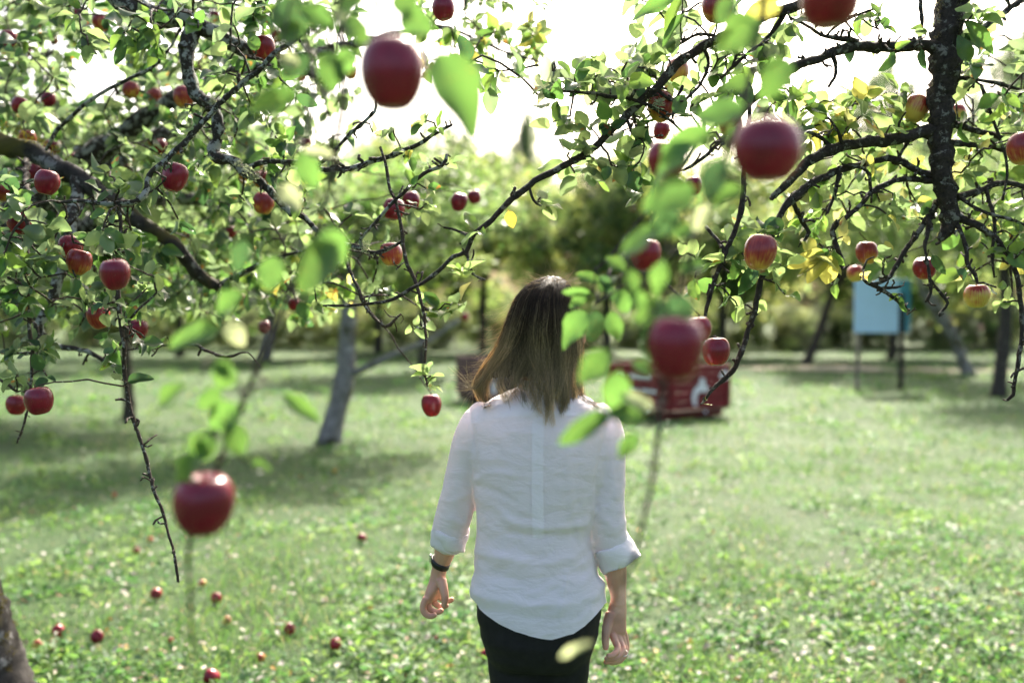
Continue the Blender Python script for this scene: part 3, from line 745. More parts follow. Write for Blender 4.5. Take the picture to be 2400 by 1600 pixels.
# foreground shoots, hanging from an overhead limb of the left tree
LT.branch_w([tw_(-1.9, 3.0, 2.62, .05), tw_(-1.2, 2.3, 2.66, .04), tw_(-.6, 1.5, 2.42, .03), np.append(P(790, -130, 1.25), .016), np.append(P(830, -60, 1.15), .012)], M_barkL, 'limb', .03, 9, .08, .004)
LT.branch([(805, -110, 1.2, 26), (800, 60, 1.18, 15), (806, 180, 1.16, 13), (795, 300, 1.15, 13), (772, 430, 1.15, 12), (735, 560, 1.14, 11), (690, 660, 1.14, 11), (640, 780, 1.13, 11), (595, 880, 1.13, 11), (555, 980, 1.13, 11), (515, 1080, 1.14, 10), (470, 1190, 1.12, 10), (442, 1290, 1.12, 9), (446, 1400, 1.12, 8), (452, 1545, 1.12, 5)], M_twig, 'branch', .012, 8, .08, .002, 16)
LT.branch([(868, -100, 1.15, 20), (875, 0, 1.12, 13), (890, 60, 1.08, 10), (905, 92, 1.07, 7)], M_twig, 'branch', .012, 8, .08, .002, 14)
LT.branch([(700, -100, 1.3, 16), (690, 0, 1.3, 11), (715, 90, 1.28, 10), (735, 200, 1.26, 9), (715, 330, 1.25, 8), (690, 430, 1.25, 6)], M_twig, 'branch', .012, 8, .08, .002, 14)
for a in ((1010, 98, 1118, 300, 104, 1.04, 'lt'), (690, 10, 785, 62, 58, 1.2, 'md'), (768, 108, 778, 208, 55, 1.15, 'md'), (712, 212, 588, 256, 50, 1.15, 'md'), (640, -5, 708, 66, 78, 1.25, 'dk'),
          (800, 36, 862, 86, 50, 1.12, 'lt'), (925, 28, 1012, 76, 60, 1.1, 'lt'), (860, -20, 800, 24, 50, 1.15, 'lt'), (905, 5, 980, 12, 46, 1.12, 'md'), (830, 110, 795, 170, 46, 1.15, 'md'), (775, 30, 822, 50, 34, 1.15, 'pl'),
          (650, 132, 700, 146, 36, 1.2, 'pl'), (705, 345, 735, 436, 50, 1.2, 'md'), (702, 356, 788, 366, 32, 1.2, 'pl'), (648, 428, 702, 484, 44, 1.2, 'pl'), (735, 130, 660, 175, 46, 1.22, 'dk'), (720, 60, 650, 90, 44, 1.24, 'md'),
          (805, 558, 700, 672, 96, 1.1, 'lt'), (578, 556, 553, 632, 40, 1.15, 'dk'), (642, 588, 634, 680, 56, 1.15, 'lt'), (760, 520, 800, 610, 60, 1.12, 'md'), (535, 766, 394, 804, 56, 1.12, 'lt'), (532, 745, 566, 806, 42, 1.12, 'pl'), (580, 686, 506, 728, 48, 1.15, 'md'),
          (545, 848, 512, 908, 56, 1.12, 'lt'), (500, 845, 540, 880, 40, 1.12, 'md'), (458, 893, 326, 962, 40, 1.1, 'lt'), (648, 913, 748, 984, 36, 1.1, 'lt'), (562, 938, 494, 1004, 64, 1.12, 'md'), (540, 978, 562, 1066, 50, 1.12, 'lt'),
          (455, 1048, 424, 1144, 52, 1.1, 'md'), (583, 1083, 634, 1102, 28, 1.12, 'lt'), (522, 1000, 420, 1088, 56, 1.12, 'lt'), (500, 1010, 470, 1080, 46, 1.13, 'lt'), (520, 900, 470, 960, 44, 1.13, 'lt')):
    LT.mleaf(*a)

# ---------------------------------------------------------------- right tree
RT = Tree(np.array([2.35, 2.85, -.03]), 'apple tree with a black hanging limb and long diagonal branches from the right')
RT.branch_w([tw_(2.35, 2.85, -.06, .18), tw_(2.36, 2.85, .2, .14), tw_(2.32, 2.85, .9, .13), tw_(2.3, 2.8, 1.6, .12), tw_(2.2, 2.8, 2.4, .10), tw_(1.9, 2.75, 2.95, .08), tw_(1.45, 2.68, 3.0, .062), tw_(1.20, 2.6, 2.75, .046), np.append(P(2244, -40, 2.58), .037)], M_barkR, 'trunk', .04, 14, .05, .003)
RT.branch([(2246, -60, 2.58, 68), (2232, 0, 2.57, 62), (2222, 68, 2.56, 58), (2215, 153, 2.55, 60), (2208, 238, 2.54, 52), (2204, 341, 2.53, 48), (2210, 426, 2.52, 44), (2224, 494, 2.52, 40), (2222, 540, 2.52, 30), (2205, 562, 2.52, 14)], M_barkR, 'limb', .012, 14, .11, .002, 40, .016)
RT.branch([(2205, 120, 2.55, 46), (2186, 110, 2.55, 30), (2150, 108, 2.55, 25), (2111, 112, 2.54, 24), (2026, 110, 2.52, 24), (1975, 117, 2.5, 23), (1924, 136, 2.48, 20), (1879, 150, 2.46, 20), (1845, 174, 2.45, 18), (1804, 204, 2.44, 17), (1763, 238, 2.43, 15), (1720, 285, 2.42, 13), (1690, 330, 2.42, 10)], M_barkR, 'limb', .012, 10, .07, .002, 26, .016)
RT.branch([(2012, 108, 2.52, 14), (1988, 92, 2.5, 13), (1934, 85, 2.48, 9), (1890, 60, 2.46, 7), (1850, 40, 2.45, 5)], M_barkR, 'branch', .012, 8, .1, .002, 30)
RT.branch([(2200, 305, 2.53, 32), (2150, 313, 2.53, 27), (2094, 324, 2.52, 25), (2026, 334, 2.5, 25), (1968, 347, 2.48, 24), (1907, 368, 2.46, 22), (1872, 402, 2.45, 20), (1832, 443, 2.44, 16), (1806, 468, 2.44, 9)], M_barkR, 'limb', .012, 10, .06, .002, 16, .014)
RT.branch([(1946, 345, 2.48, 9), (1913, 317, 2.46, 9), (1866, 303, 2.45, 8), (1820, 300, 2.44, 5)], M_barkR, 'branch', .012, 7, .08, .002, 26)
RT.branch([(2203, 415, 2.52, 18), (2145, 398, 2.55, 15), (2104, 375, 2.56, 14), (2043, 378, 2.54, 14), (1992, 392, 2.52, 15), (1934, 412, 2.5, 16), (1889, 439, 2.47, 16), (1855, 466, 2.45, 22), (1838, 484, 2.44, 16), (1818, 525, 2.42, 13), (1803, 580, 2.41, 12), (1791, 633, 2.4, 13), (1780, 670, 2.4, 12), (1770, 725, 2.39, 12), (1753, 772, 2.39, 11), (1736, 827, 2.38, 11), (1716, 868, 2.38, 11), (1678, 905, 2.37, 9), (1652, 935, 2.37, 6), (1645, 945, 2.37, 5)], M_barkR, 'branch', .010, 8, .09, .002, 30, .018)
RT.branch([(1855, 466, 2.45, 12), (1880, 520, 2.5, 10), (1895, 545, 2.5, 9), (1880, 570, 2.5, 6)], M_barkR, 'branch', .012, 7, .1, .002, 40)
RT.branch([(1760, 240, 2.43, 10), (1750, 320, 2.42, 9), (1746, 392, 2.4, 10), (1740, 477, 2.39, 12), (1726, 531, 2.38, 12), (1692, 609, 2.37, 10), (1668, 677, 2.36, 9), (1650, 750, 2.36, 8), (1640, 780, 2.36, 5)], M_barkR, 'branch', .010, 8, .08, .002, 30)
RT.branch([(1653, 530, 2.4, 8), (1692, 578, 2.38, 8), (1697, 595, 2.37, 6)], M_barkR, 'branch', .012, 7, .1, .002, 40)
RT.branch([(2207, 425, 2.52, 16), (2128, 419, 2.55, 12), (2077, 433, 2.54, 12), (2043, 453, 2.52, 12), (2009, 487, 2.5, 11), (1958, 528, 2.48, 11), (1951, 540, 2.48, 11), (1964, 585, 2.47, 11), (1975, 612, 2.46, 11), (1968, 636, 2.46, 9), (1951, 663, 2.46, 7)], M_barkR, 'branch', .010, 8, .1, .002, 34)
RT.branch([(2215, 450, 2.52, 16), (2180, 500, 2.55, 14), (2145, 554, 2.54, 11), (2124, 582, 2.53, 10), (2111, 606, 2.52, 10), (2094, 636, 2.51, 9), (2080, 655, 2.5, 8), (2043, 667, 2.5, 9), (2022, 655, 2.5, 7)], M_barkR, 'branch', .010, 8, .1, .002, 38)
RT.branch([(2040, 665, 2.5, 9), (2070, 680, 2.5, 9), (2094, 697, 2.5, 8), (2131, 731, 2.5, 6), (2126, 738, 2.5, 4)], M_barkR, 'branch', .010, 7, .1, .002, 40)
RT.branch([(2060, 676, 2.5, 7), (2100, 674, 2.5, 7), (2118, 668, 2.5, 4)], M_barkR, 'branch', .010, 6, .1, .002, 40)
RT.branch([(2224, 500, 2.52, 20), (2247, 534, 2.5, 11), (2264, 578, 2.48, 10), (2268, 615, 2.47, 9), (2285, 643, 2.46, 8), (2291, 664, 2.46, 5)], M_barkR, 'branch', .010, 7, .12, .002, 40)
RT.branch([(2226, 500, 2.52, 22), (2290, 530, 2.5, 15), (2350, 575, 2.48, 13), (2376, 625, 2.46, 11), (2392, 704, 2.45, 10), (2394, 772, 2.44, 9), (2388, 840, 2.43, 9), (2378, 892, 2.43, 8), (2374, 926, 2.43, 8), (2360, 938, 2.43, 5)], M_barkR, 'branch', .010, 8, .1, .002, 36)
RT.branch([(2180, 500, 2.55, 12), (2170, 580, 2.5, 8), (2178, 650, 2.48, 7), (2182, 684, 2.48, 7), (2169, 708, 2.48, 5)], M_barkR, 'branch', .010, 7, .12, .002, 40)
RT.branch([(2178, 650, 2.48, 6), (2206, 690, 2.48, 7), (2220, 711, 2.48, 7), (2203, 736, 2.48, 6), (2202, 742, 2.48, 4)], M_barkR, 'branch', .010, 6, .12, .002, 46)
for pl in ([(2225, 175, 2.54, 14), (2247, 181, 2.55, 9), (2315, 191, 2.58, 8), (2349, 198, 2.6, 8), (2430, 225, 2.62, 7)], [(2215, 285, 2.53, 18), (2281, 303, 2.55, 13), (2349, 324, 2.57, 11), (2430, 352, 2.6, 9)], [(2215, 335, 2.53, 16), (2315, 344, 2.56, 11), (2430, 378, 2.6, 9)],
           [(2222, 470, 2.52, 20), (2298, 446, 2.55, 14), (2349, 429, 2.56, 13), (2430, 442, 2.58, 11)], [(2230, 130, 2.55, 18), (2268, 99, 2.57, 14), (2349, 34, 2.6, 14), (2430, -25, 2.65, 13)], [(2300, 200, 2.58, 8), (2330, 290, 2.55, 7), (2360, 380, 2.52, 6), (2350, 470, 2.5, 5)],
           [(2155, 105, 2.55, 10), (2160, 40, 2.56, 9), (2152, -30, 2.57, 8)], [(2310, 440, 2.55, 9), (2330, 520, 2.5, 8), (2325, 600, 2.48, 7), (2330, 650, 2.48, 4)], [(2240, 456, 2.52, 9), (2290, 490, 2.5, 8), (2380, 520, 2.48, 6), (2430, 540, 2.48, 5)],
           [(2104, 375, 2.56, 8), (2130, 330, 2.6, 6), (2150, 300, 2.6, 4)], [(2043, 453, 2.52, 8), (2030, 400, 2.5, 7), (1975, 385, 2.5, 5)], [(1975, 350, 2.48, 8), (1965, 310, 2.46, 7), (1940, 275, 2.45, 5)], [(1968, 390, 2.5, 8), (1960, 440, 2.5, 8), (1940, 500, 2.48, 6)],
           [(1950, 130, 2.49, 8), (1960, 170, 2.48, 8), (1942, 205, 2.47, 6)]):
    RT.branch(pl, M_barkR, 'branch', .012, 7, .1, .002, 30)
# long diagonal branch reaching over the lawn
RT.branch([(2244, -70, 2.58, 40), (2100, -90, 2.5, 32), (1960, -50, 2.45, 26), (1889, 4, 2.4, 24), (1838, 24, 2.4, 23), (1770, 50, 2.38, 22), (1690, 88, 2.37, 20), (1600, 138, 2.36, 20), (1549, 191, 2.35, 19), (1498, 242, 2.35, 18), (1464, 279, 2.34, 17), (1413, 327, 2.34, 16), (1362, 368, 2.33, 15), (1311, 392, 2.33, 15), (1243, 433, 2.32, 14), (1192, 473, 2.32, 13), (1154, 514, 2.32, 12),
           (1112, 550, 2.32, 11), (1093, 588, 2.32, 10), (1062, 602, 2.32, 9), (1038, 626, 2.32, 9), (1004, 653, 2.33, 9), (970, 672, 2.33, 8), (936, 694, 2.34, 8), (892, 709, 2.34, 7), (817, 716, 2.35, 6), (757, 716, 2.36, 4)], M_barkR, 'branch', .012, 9, .06, .002, 20, .018)
RT.branch([(1550, 258, 2.35, 6), (1481, 234, 2.34, 7), (1430, 226, 2.33, 8), (1379, 219, 2.33, 7), (1311, 213, 2.32, 7), (1260, 222, 2.32, 4)], M_barkR, 'branch', .010, 7, .12, .002, 34)
RT.branch([(1300, 150, 2.33, 3), (1298, 190, 2.33, 5), (1315, 212, 2.33, 6)], M_twig, 'branch', .010, 6, .1, .002, 20)
RT.branch([(1475, 235, 2.34, 8), (1488, 205, 2.33, 7), (1482, 180, 2.33, 5)], M_barkR, 'branch', .010, 6, .12, .002, 40)
RT.branch([(1095, 592, 2.32, 7), (1100, 620, 2.31, 6), (1112, 645, 2.31, 6), (1137, 655, 2.31, 4)], M_barkR, 'branch', .010, 6, .12, .002, 40)
RT.branch([(1103, 558, 2.32, 6), (1070, 540, 2.32, 6), (1040, 534, 2.32, 4)], M_barkR, 'branch', .010, 6, .12, .002, 40)
RT.branch([(1240, 435, 2.32, 6), (1250, 470, 2.31, 6), (1268, 483, 2.31, 5)], M_barkR, 'branch', .010, 6, .12, .002, 30)
for pl in ([(1690, 330, 2.42, 9), (1635, 380, 2.4, 8), (1600, 400, 2.4, 5)], [(1840, 30, 2.4, 12), (1800, 90, 2.42, 10), (1760, 120, 2.43, 9), (1715, 160, 2.43, 8), (1690, 185, 2.43, 6)], [(1690, 90, 2.37, 8), (1640, 80, 2.36, 7), (1590, 105, 2.35, 6)],
           [(1715, 160, 2.43, 6), (1725, 130, 2.43, 5), (1740, 122, 2.43, 4)], [(1650, 115, 2.37, 9), (1660, 150, 2.38, 8), (1640, 200, 2.38, 7), (1600, 240, 2.37, 6)], [(1540, 210, 2.35, 8), (1580, 235, 2.36, 8), (1600, 200, 2.36, 6)], [(1470, 280, 2.34, 8), (1490, 320, 2.33, 7), (1530, 322, 2.33, 5)],
           [(1510, 240, 2.35, 6), (1570, 282, 2.36, 6), (1600, 310, 2.37, 5)], [(1935, 87, 2.48, 6), (1960, 60, 2.47, 6), (2010, 35, 2.46, 6), (2060, 20, 2.45, 4)], [(2010, 35, 2.46, 5), (2040, 60, 2.45, 4), (2060, 70, 2.45, 3)]):
    RT.branch(pl, M_barkR, 'branch', .012, 7, .1, .002, 36)
clear = lambda x, y: not (1180 < x < 1480 and y < 120) and not (1870 < x < 2130 and 130 < y < 230 and rng.random() < .7) and not (1110 < x < 1290 and 215 < y < 330)
RT.fill((1090, 140, 1500, 235), 22, (2.25, 2.5), ['md', 'lt', 'lt', 'dk', 'pl'], .064, (3, 6), clear)
RT.fill((1290, 240, 1520, 420), 18, (2.28, 2.45), MDL, .066, (3, 6))
RT.fill((1480, -20, 1860, 330), 54, (2.3, 2.7), MDL, .066, (3, 6), clear)
RT.fill((1870, -20, 2200, 140), 10, (2.4, 2.7), MDL, .055, (3, 6))
RT.fill((1850, 215, 2160, 330), 30, (2.4, 2.7), LTY, .068, (4, 7))
RT.fill((1870, 350, 2200, 545), 38, (2.45, 3.0), LTY, .062, (3, 6))
RT.fill((2240, 10, 2440, 300), 32, (2.45, 3.0), MDL, .07, (3, 6))
RT.fill((2230, 290, 2440, 560), 50, (2.5, 3.1), LTY, .062, (3, 6))
RT.fill((2260, 540, 2440, 720), 12, (2.4, 2.7), LTY, .05, (2, 5))
RT.fill((1600, 520, 1860, 690), 18, (2.33, 2.5), LTY, .060, (2, 5))
RT.fill((1690, 560, 1880, 720), 5, (2.33, 2.5), LTY, .05, (2, 4))
RT.fill((1900, 560, 2120, 650), 7, (2.42, 2.6), LTY, .052, (2, 4))
for x, y, d_, n_, s_, c_ in ((1272, 478, 2.31, 7, .056, ['lt', 'lt', 'pl']), (1300, 200, 2.31, 5, .06, ['dk', 'pl', 'lt']), (1345, 175, 2.3, 3, .062, ['lt']), (1400, 175, 2.32, 4, .06, ['lt', 'md']), (1365, 370, 2.32, 6, .062, ['lt', 'dk', 'yl', 'lt']), (1385, 300, 2.32, 5, .055, ['lt', 'pl', 'dk']),
                             (1425, 290, 2.33, 5, .05, ['md', 'dk', 'lt']), (1520, 330, 2.33, 4, .06, ['lt', 'dk']), (1900, 600, 2.46, 2, .085, ['yl']), (1085, 640, 2.31, 6, .062, ['yl', 'lt', 'lt']), (1125, 545, 2.31, 3, .055, ['md', 'lt']), (1790, 545, 2.38, 5, .075, ['lt', 'lt', 'dk']), (1830, 620, 2.38, 3, .055, ['lt']),
                             (1700, 615, 2.36, 5, .062, ['lt', 'dk', 'lt']), (1730, 720, 2.37, 2, .052, ['lt']), (1840, 690, 2.38, 2, .05, ['lt']), (1650, 938, 2.36, 2, .022, ['yl']), (2115, 690, 2.49, 3, .05, ['lt', 'md']), (1970, 655, 2.45, 3, .045, ['lt', 'dk']), (1975, 555, 2.47, 3, .06, ['yl', 'lt']), (2250, 630, 2.46, 3, .055, ['dk', 'lt'])):
    p = P(x, y, d_); RT.connect(p, .0018, .01); RT.rosette(p, n_, s_, c_)
for a in ((1945, 588, 1850, 622, 34, 2.45, 'yl'), (1945, 592, 1890, 660, 38, 2.44, 'yl'), (1948, 590, 1935, 664, 50, 2.44, 'yl'), (1940, 585, 1868, 652, 18, 2.46, 'yl'), (1190, 490, 1204, 534, 26, 2.31, 'gd'), (1478, 395, 1493, 448, 40, 2.31, 'dk'), (1428, 385, 1415, 422, 24, 2.3, 'dk'),
          (1595, -10, 1482, 30, 36, 2.25, 'md'), (1602, -12, 1555, 70, 26, 2.25, 'lt'), (1608, 25, 1550, 105, 24, 2.25, 'md'), (1775, 615, 1735, 690, 34, 2.34, 'dk'), (2180, 590, 2216, 645, 22, 2.44, 'dk'), (2250, 40, 2335, 125, 34, 2.5, 'md')):
    RT.mleaf(*a)
# foreground shoots on the right
RT.branch_w([tw_(1.45, 2.68, 3.0, .05), tw_(1.15, 1.9, 2.75, .04), tw_(.6, 1.35, 2.25, .025), np.append(P(1790, -150, 1.25), .014)], M_barkR, 'limb', .03, 9, .08, .004)
RT.branch([(1800, -170, 1.25, 24), (1790, 0, 1.2, 14), (1768, 130, 1.18, 13), (1742, 250, 1.15, 12), (1700, 370, 1.13, 12), (1665, 470, 1.12, 12), (1630, 560, 1.12, 11), (1600, 660, 1.1, 11), (1575, 760, 1.1, 11), (1558, 880, 1.1, 11), (1548, 980, 1.1, 11), (1535, 1090, 1.1, 11), (1515, 1190, 1.1, 9), (1490, 1290, 1.1, 8), (1470, 1350, 1.1, 7), (1462, 1405, 1.1, 4)], M_twig, 'branch', .012, 8, .08, .002, 16)
RT.branch([(1850, -160, 1.3, 18), (1930, -90, 1.25, 12), (1944, -60, 1.22, 8)], M_twig, 'branch', .012, 8, .08, .002, 10)
RT.branch([(1742, 250, 1.15, 8), (1775, 255, 1.12, 7), (1796, 272, 1.1, 5)], M_twig, 'branch', .012, 8, .08, .002, 10)
RT.branch([(1640, 540, 1.12, 8), (1560, 610, 1.2, 8), (1480, 660, 1.35, 7), (1430, 690, 1.45, 8), (1398, 712, 1.5, 6)], M_twig, 'branch', .012, 8, .08, .002, 16)
RT.branch([(1550, 960, 1.1, 7), (1500, 940, 1.08, 7), (1455, 950, 1.06, 5)], M_twig, 'branch', .012, 7, .08, .002, 10)
for a in ((1795, 42, 1688, 108, 74, 1.15, 'lt'), (1835, -8, 1758, 32, 50, 1.2, 'yl'), (1722, -12, 1684, 50, 44, 1.2, 'lt'), (1858, 128, 1788, 218, 66, 1.15, 'md'), (1758, 238, 1636, 288, 64, 1.12, 'lt'), (1645, 326, 1520, 404, 58, 1.1, 'lt'), (1680, 300, 1560, 345, 52, 1.12, 'lt'),
          (1644, 436, 1514, 482, 82, 1.08, 'lt'), (1694, 362, 1658, 466, 50, 1.1, 'dk'), (1748, 438, 1662, 474, 48, 1.12, 'lt'), (1548, 516, 1462, 606, 54, 1.1, 'lt'), (1604, 496, 1526, 550, 48, 1.1, 'dk'), (1466, 622, 1492, 694, 34, 1.12, 'lt'), (1562, 598, 1528, 694, 38, 1.1, 'lt'),
          (1672, 472, 1628, 540, 38, 1.1, 'pl'), (1473, 678, 1522, 734, 38, 1.12, 'lt'), (1438, 676, 1478, 730, 44, 1.4, 'md'), (1572, 686, 1594, 762, 80, 1.05, 'dk'), (1532, 736, 1520, 846, 44, 1.05, 'dk'), (1434, 812, 1358, 890, 52, 1.06, 'lt'), (1452, 858, 1438, 966, 60, 1.08, 'md'),
          (1535, 968, 1462, 922, 38, 1.06, 'pl'), (1524, 976, 1428, 968, 44, 1.06, 'md'), (1448, 958, 1314, 1034, 44, 1.05, 'md'), (1502, 1008, 1452, 1070, 36, 1.08, 'lt'), (1388, 720, 1306, 806, 58, 1.5, 'md'), (1392, 688, 1318, 682, 20, 1.5, 'lt'), (1398, 718, 1386, 804, 48, 1.52, 'dk'), (1378, 688, 1334, 718, 28, 1.5, 'lt'),
          (1405, 690, 1440, 640, 36, 1.5, 'md'), (1400, 640, 1440, 700, 30, 1.5, 'dk'), (1410, 660, 1350, 640, 26, 1.55, 'lt'), (1430, 720, 1450, 800, 40, 1.5, 'md'), (1470, 640, 1420, 600, 34, 1.4, 'lt'), (1590, 640, 1650, 610, 40, 1.1, 'md'), (1555, 700, 1490, 760, 46, 1.08, 'lt'), (1570, 560, 1640, 530, 36, 1.1, 'lt'),
          (1700, 350, 1740, 290, 40, 1.15, 'md'), (1760, 180, 1700, 200, 40, 1.18, 'lt'), (1530, 880, 1480, 850, 34, 1.1, 'lt'), (1570, 730, 1620, 790, 34, 1.05, 'dk'), (1402, 1502, 1314, 1532, 15, .95, 'pl')):
    RT.mleaf(*a)

# ---------------------------------------------------------------- moss and lichen
def tufts(name, tree, pts, ln, n, cols):
    B = []; Fw = []; T = []
    for p, nrm, rad in pts:
        for _ in range(n):
            o = rvec() * rad * rng.random() ** .4
            B.append(p + o); Fw.append(nz(nrm + rvec() * .9)); T.append(np.array(cols[rng.integers(len(cols))]) * rng.uniform(.7, 1.3))
    m = len(B); L = rng.uniform(.5, 1.3, m) * ln
    leaf_batch(name, B, Fw, rvec(m), L, L * .28, T, [DIAM], M_moss, tree.root)
mp = []
for i in range(42):
    z = rng.uniform(.15, .72); a = rng.uniform(-2.6, .6)
    c = np.array([-1.90 - .30 * (z - .24), 3.57, z]); nn = np.array([math.cos(a), math.sin(a), .2])
    mp.append((c + nn * .122, nn, rng.uniform(.010, .026)))
tufts('moss', LT, mp, .012, 60, [(.08, .07, .010), (.14, .11, .012), (.05, .045, .010)])
mp = [(P(x, y, 3.1) + [0, -.01, .02], np.array([0, -.3, 1.]), .02) for x, y in ((20, 322), (50, 330), (75, 340), (0, 318), (100, 352), (130, 372))]
tufts('moss', LT, mp, .010, 70, [(.12, .11, .012), (.16, .13, .015)])
mp = [(P(x, y, d_), np.array([0, -.6, .4]), r_) for x, y, d_, r_ in ((579, 398, 2.6, .014), (600, 412, 2.6, .012), (590, 420, 2.6, .008), (560, 385, 2.62, .008), (860, 575, 2.5, .008), (855, 588, 2.5, .007), (500, 240, 2.68, .008))]
tufts('lichen', LT, mp, .011, 60, [(.30, .33, .24), (.22, .26, .18)])
mp = []
for i in range(110):
    y = rng.uniform(-20, 530); x = 2228 - 24 * (1 - abs(y - 300) / 300) + rng.choice([-1, 1]) * rng.uniform(12, 27)
    mp.append((P(x, y, 2.53), nz(np.array([np.sign(x - 2212), -.5, rng.normal() * .4])), .006))
tufts('lichen', RT, mp, .007, 14, [(.05, .045, .03), (.09, .08, .05), (.13, .13, .09)])
mp = [(P(1540, 246, 2.33), np.array([0, -.5, -.2]), .012), (P(1550, 240, 2.33), np.array([0, -.5, .2]), .008)]
tufts('lichen', RT, mp, .011, 60, [(.30, .33, .24)])
mp = [(P(1832, 225, 2.44), np.array([0, 0, -1.]), .018), (P(1845, 205, 2.44), np.array([0, 0, -1.]), .014), (P(1822, 242, 2.44), np.array([0, 0, -1.]), .012)]
tufts('lichen', RT, mp, .010, 50, [(.03, .025, .02)])

# ================================================================== APPLES
def apple_mesh(seed, squat=1.10, taper=.10):
    r = np.random.default_rng(seed); n, m = 22, 28
    V = []; F = []
    ph = r.uniform(0, 6.28)
    for i in range(n + 1):
        t = i / n * PI
        for j in range(m):
            a = j / m * 2 * PI
            rad = math.sin(t) ** .96 * .5
            z = math.cos(t) * .5 * squat
            top = math.exp(-(t / .42) ** 2); bot = math.exp(-((PI - t) / .36) ** 2)
            z -= .17 * top; z += .09 * bot
            rad *= 1 - taper * (1 - math.cos(t)) / 2 * 1.2 + .02
            rad *= 1 + .022 * math.cos(5 * a + ph) * (.3 + .7 * (t / PI) ** 2) + .025 * math.cos(a + ph) + .015 * math.cos(2 * a + ph * 2)
            z += .02 * math.cos(a * 1 + ph * 3) * math.sin(t)
            V.append((rad * math.cos(a), rad * math.sin(a), z))
    for i in range(n):
        for j in range(m):
            k = (j + 1) % m
            F.append((i * m + j, (i + 1) * m + j, (i + 1) * m + k, i * m + k))
    me = bpy.data.meshes.new('apple'); me.from_pydata(V, [], F); me.update()
    me.polygons.foreach_set('use_smooth', np.ones(len(me.polygons), dtype=bool)); me.materials.append(A_red)
    return me
APP = [apple_mesh(1), apple_mesh(2, 1.16, .16), apple_mesh(3, 1.06, .08), apple_mesh(4, 1.12, .13)]
def part_mesh(mb, name, mat):
    o = mb.build(name, mat); me = o.data; bpy.data.objects.remove(o); return me
STEM = part_mesh(MB().tube(np.array([[0, 0, .24], [.01, .005, .34], [.02, .01, .45], [.045, .01, .56]]), [.022, .017, .016, .026], 6), 'stalk', M_stem)
cal = MB()
for q in range(5):
    a = q * 2 * PI / 5
    cal.add([(.02 * math.cos(a + 1.2), .02 * math.sin(a + 1.2), -.35), (.02 * math.cos(a - 1.2), .02 * math.sin(a - 1.2), -.35), (.10 * math.cos(a), .10 * math.sin(a), -.455)], [(0, 1, 2)])
CALX = part_mesh(cal, 'calyx', M_stem)
def apple(c, D, m, label, group, tilt=.16, stem=True, fallen=False):
    o = bpy.data.objects.new('apple', APP[rng.integers(4)]); COL.objects.link(o)
    o.location = tuple(c); o.scale = (D, D, D)
    if fallen: o.rotation_euler = (rng.uniform(-1.6, 1.6), rng.uniform(-1.2, 1.2), rng.uniform(0, 6.28))
    else: o.rotation_euler = (rng.normal() * tilt, rng.normal() * tilt, rng.uniform(0, 6.28))
    o.material_slots[0].link = 'OBJECT'; o.material_slots[0].material = APM[m]
    tag(o, label, 'apple', group)
    for me, nm in ((STEM, 'stalk'), (CALX, 'calyx')):
        s = bpy.data.objects.new(nm, me); COL.objects.link(s); s.parent = o
    return o
GL, GR = 'apples hanging in the left tree', 'apples hanging in the right tree'
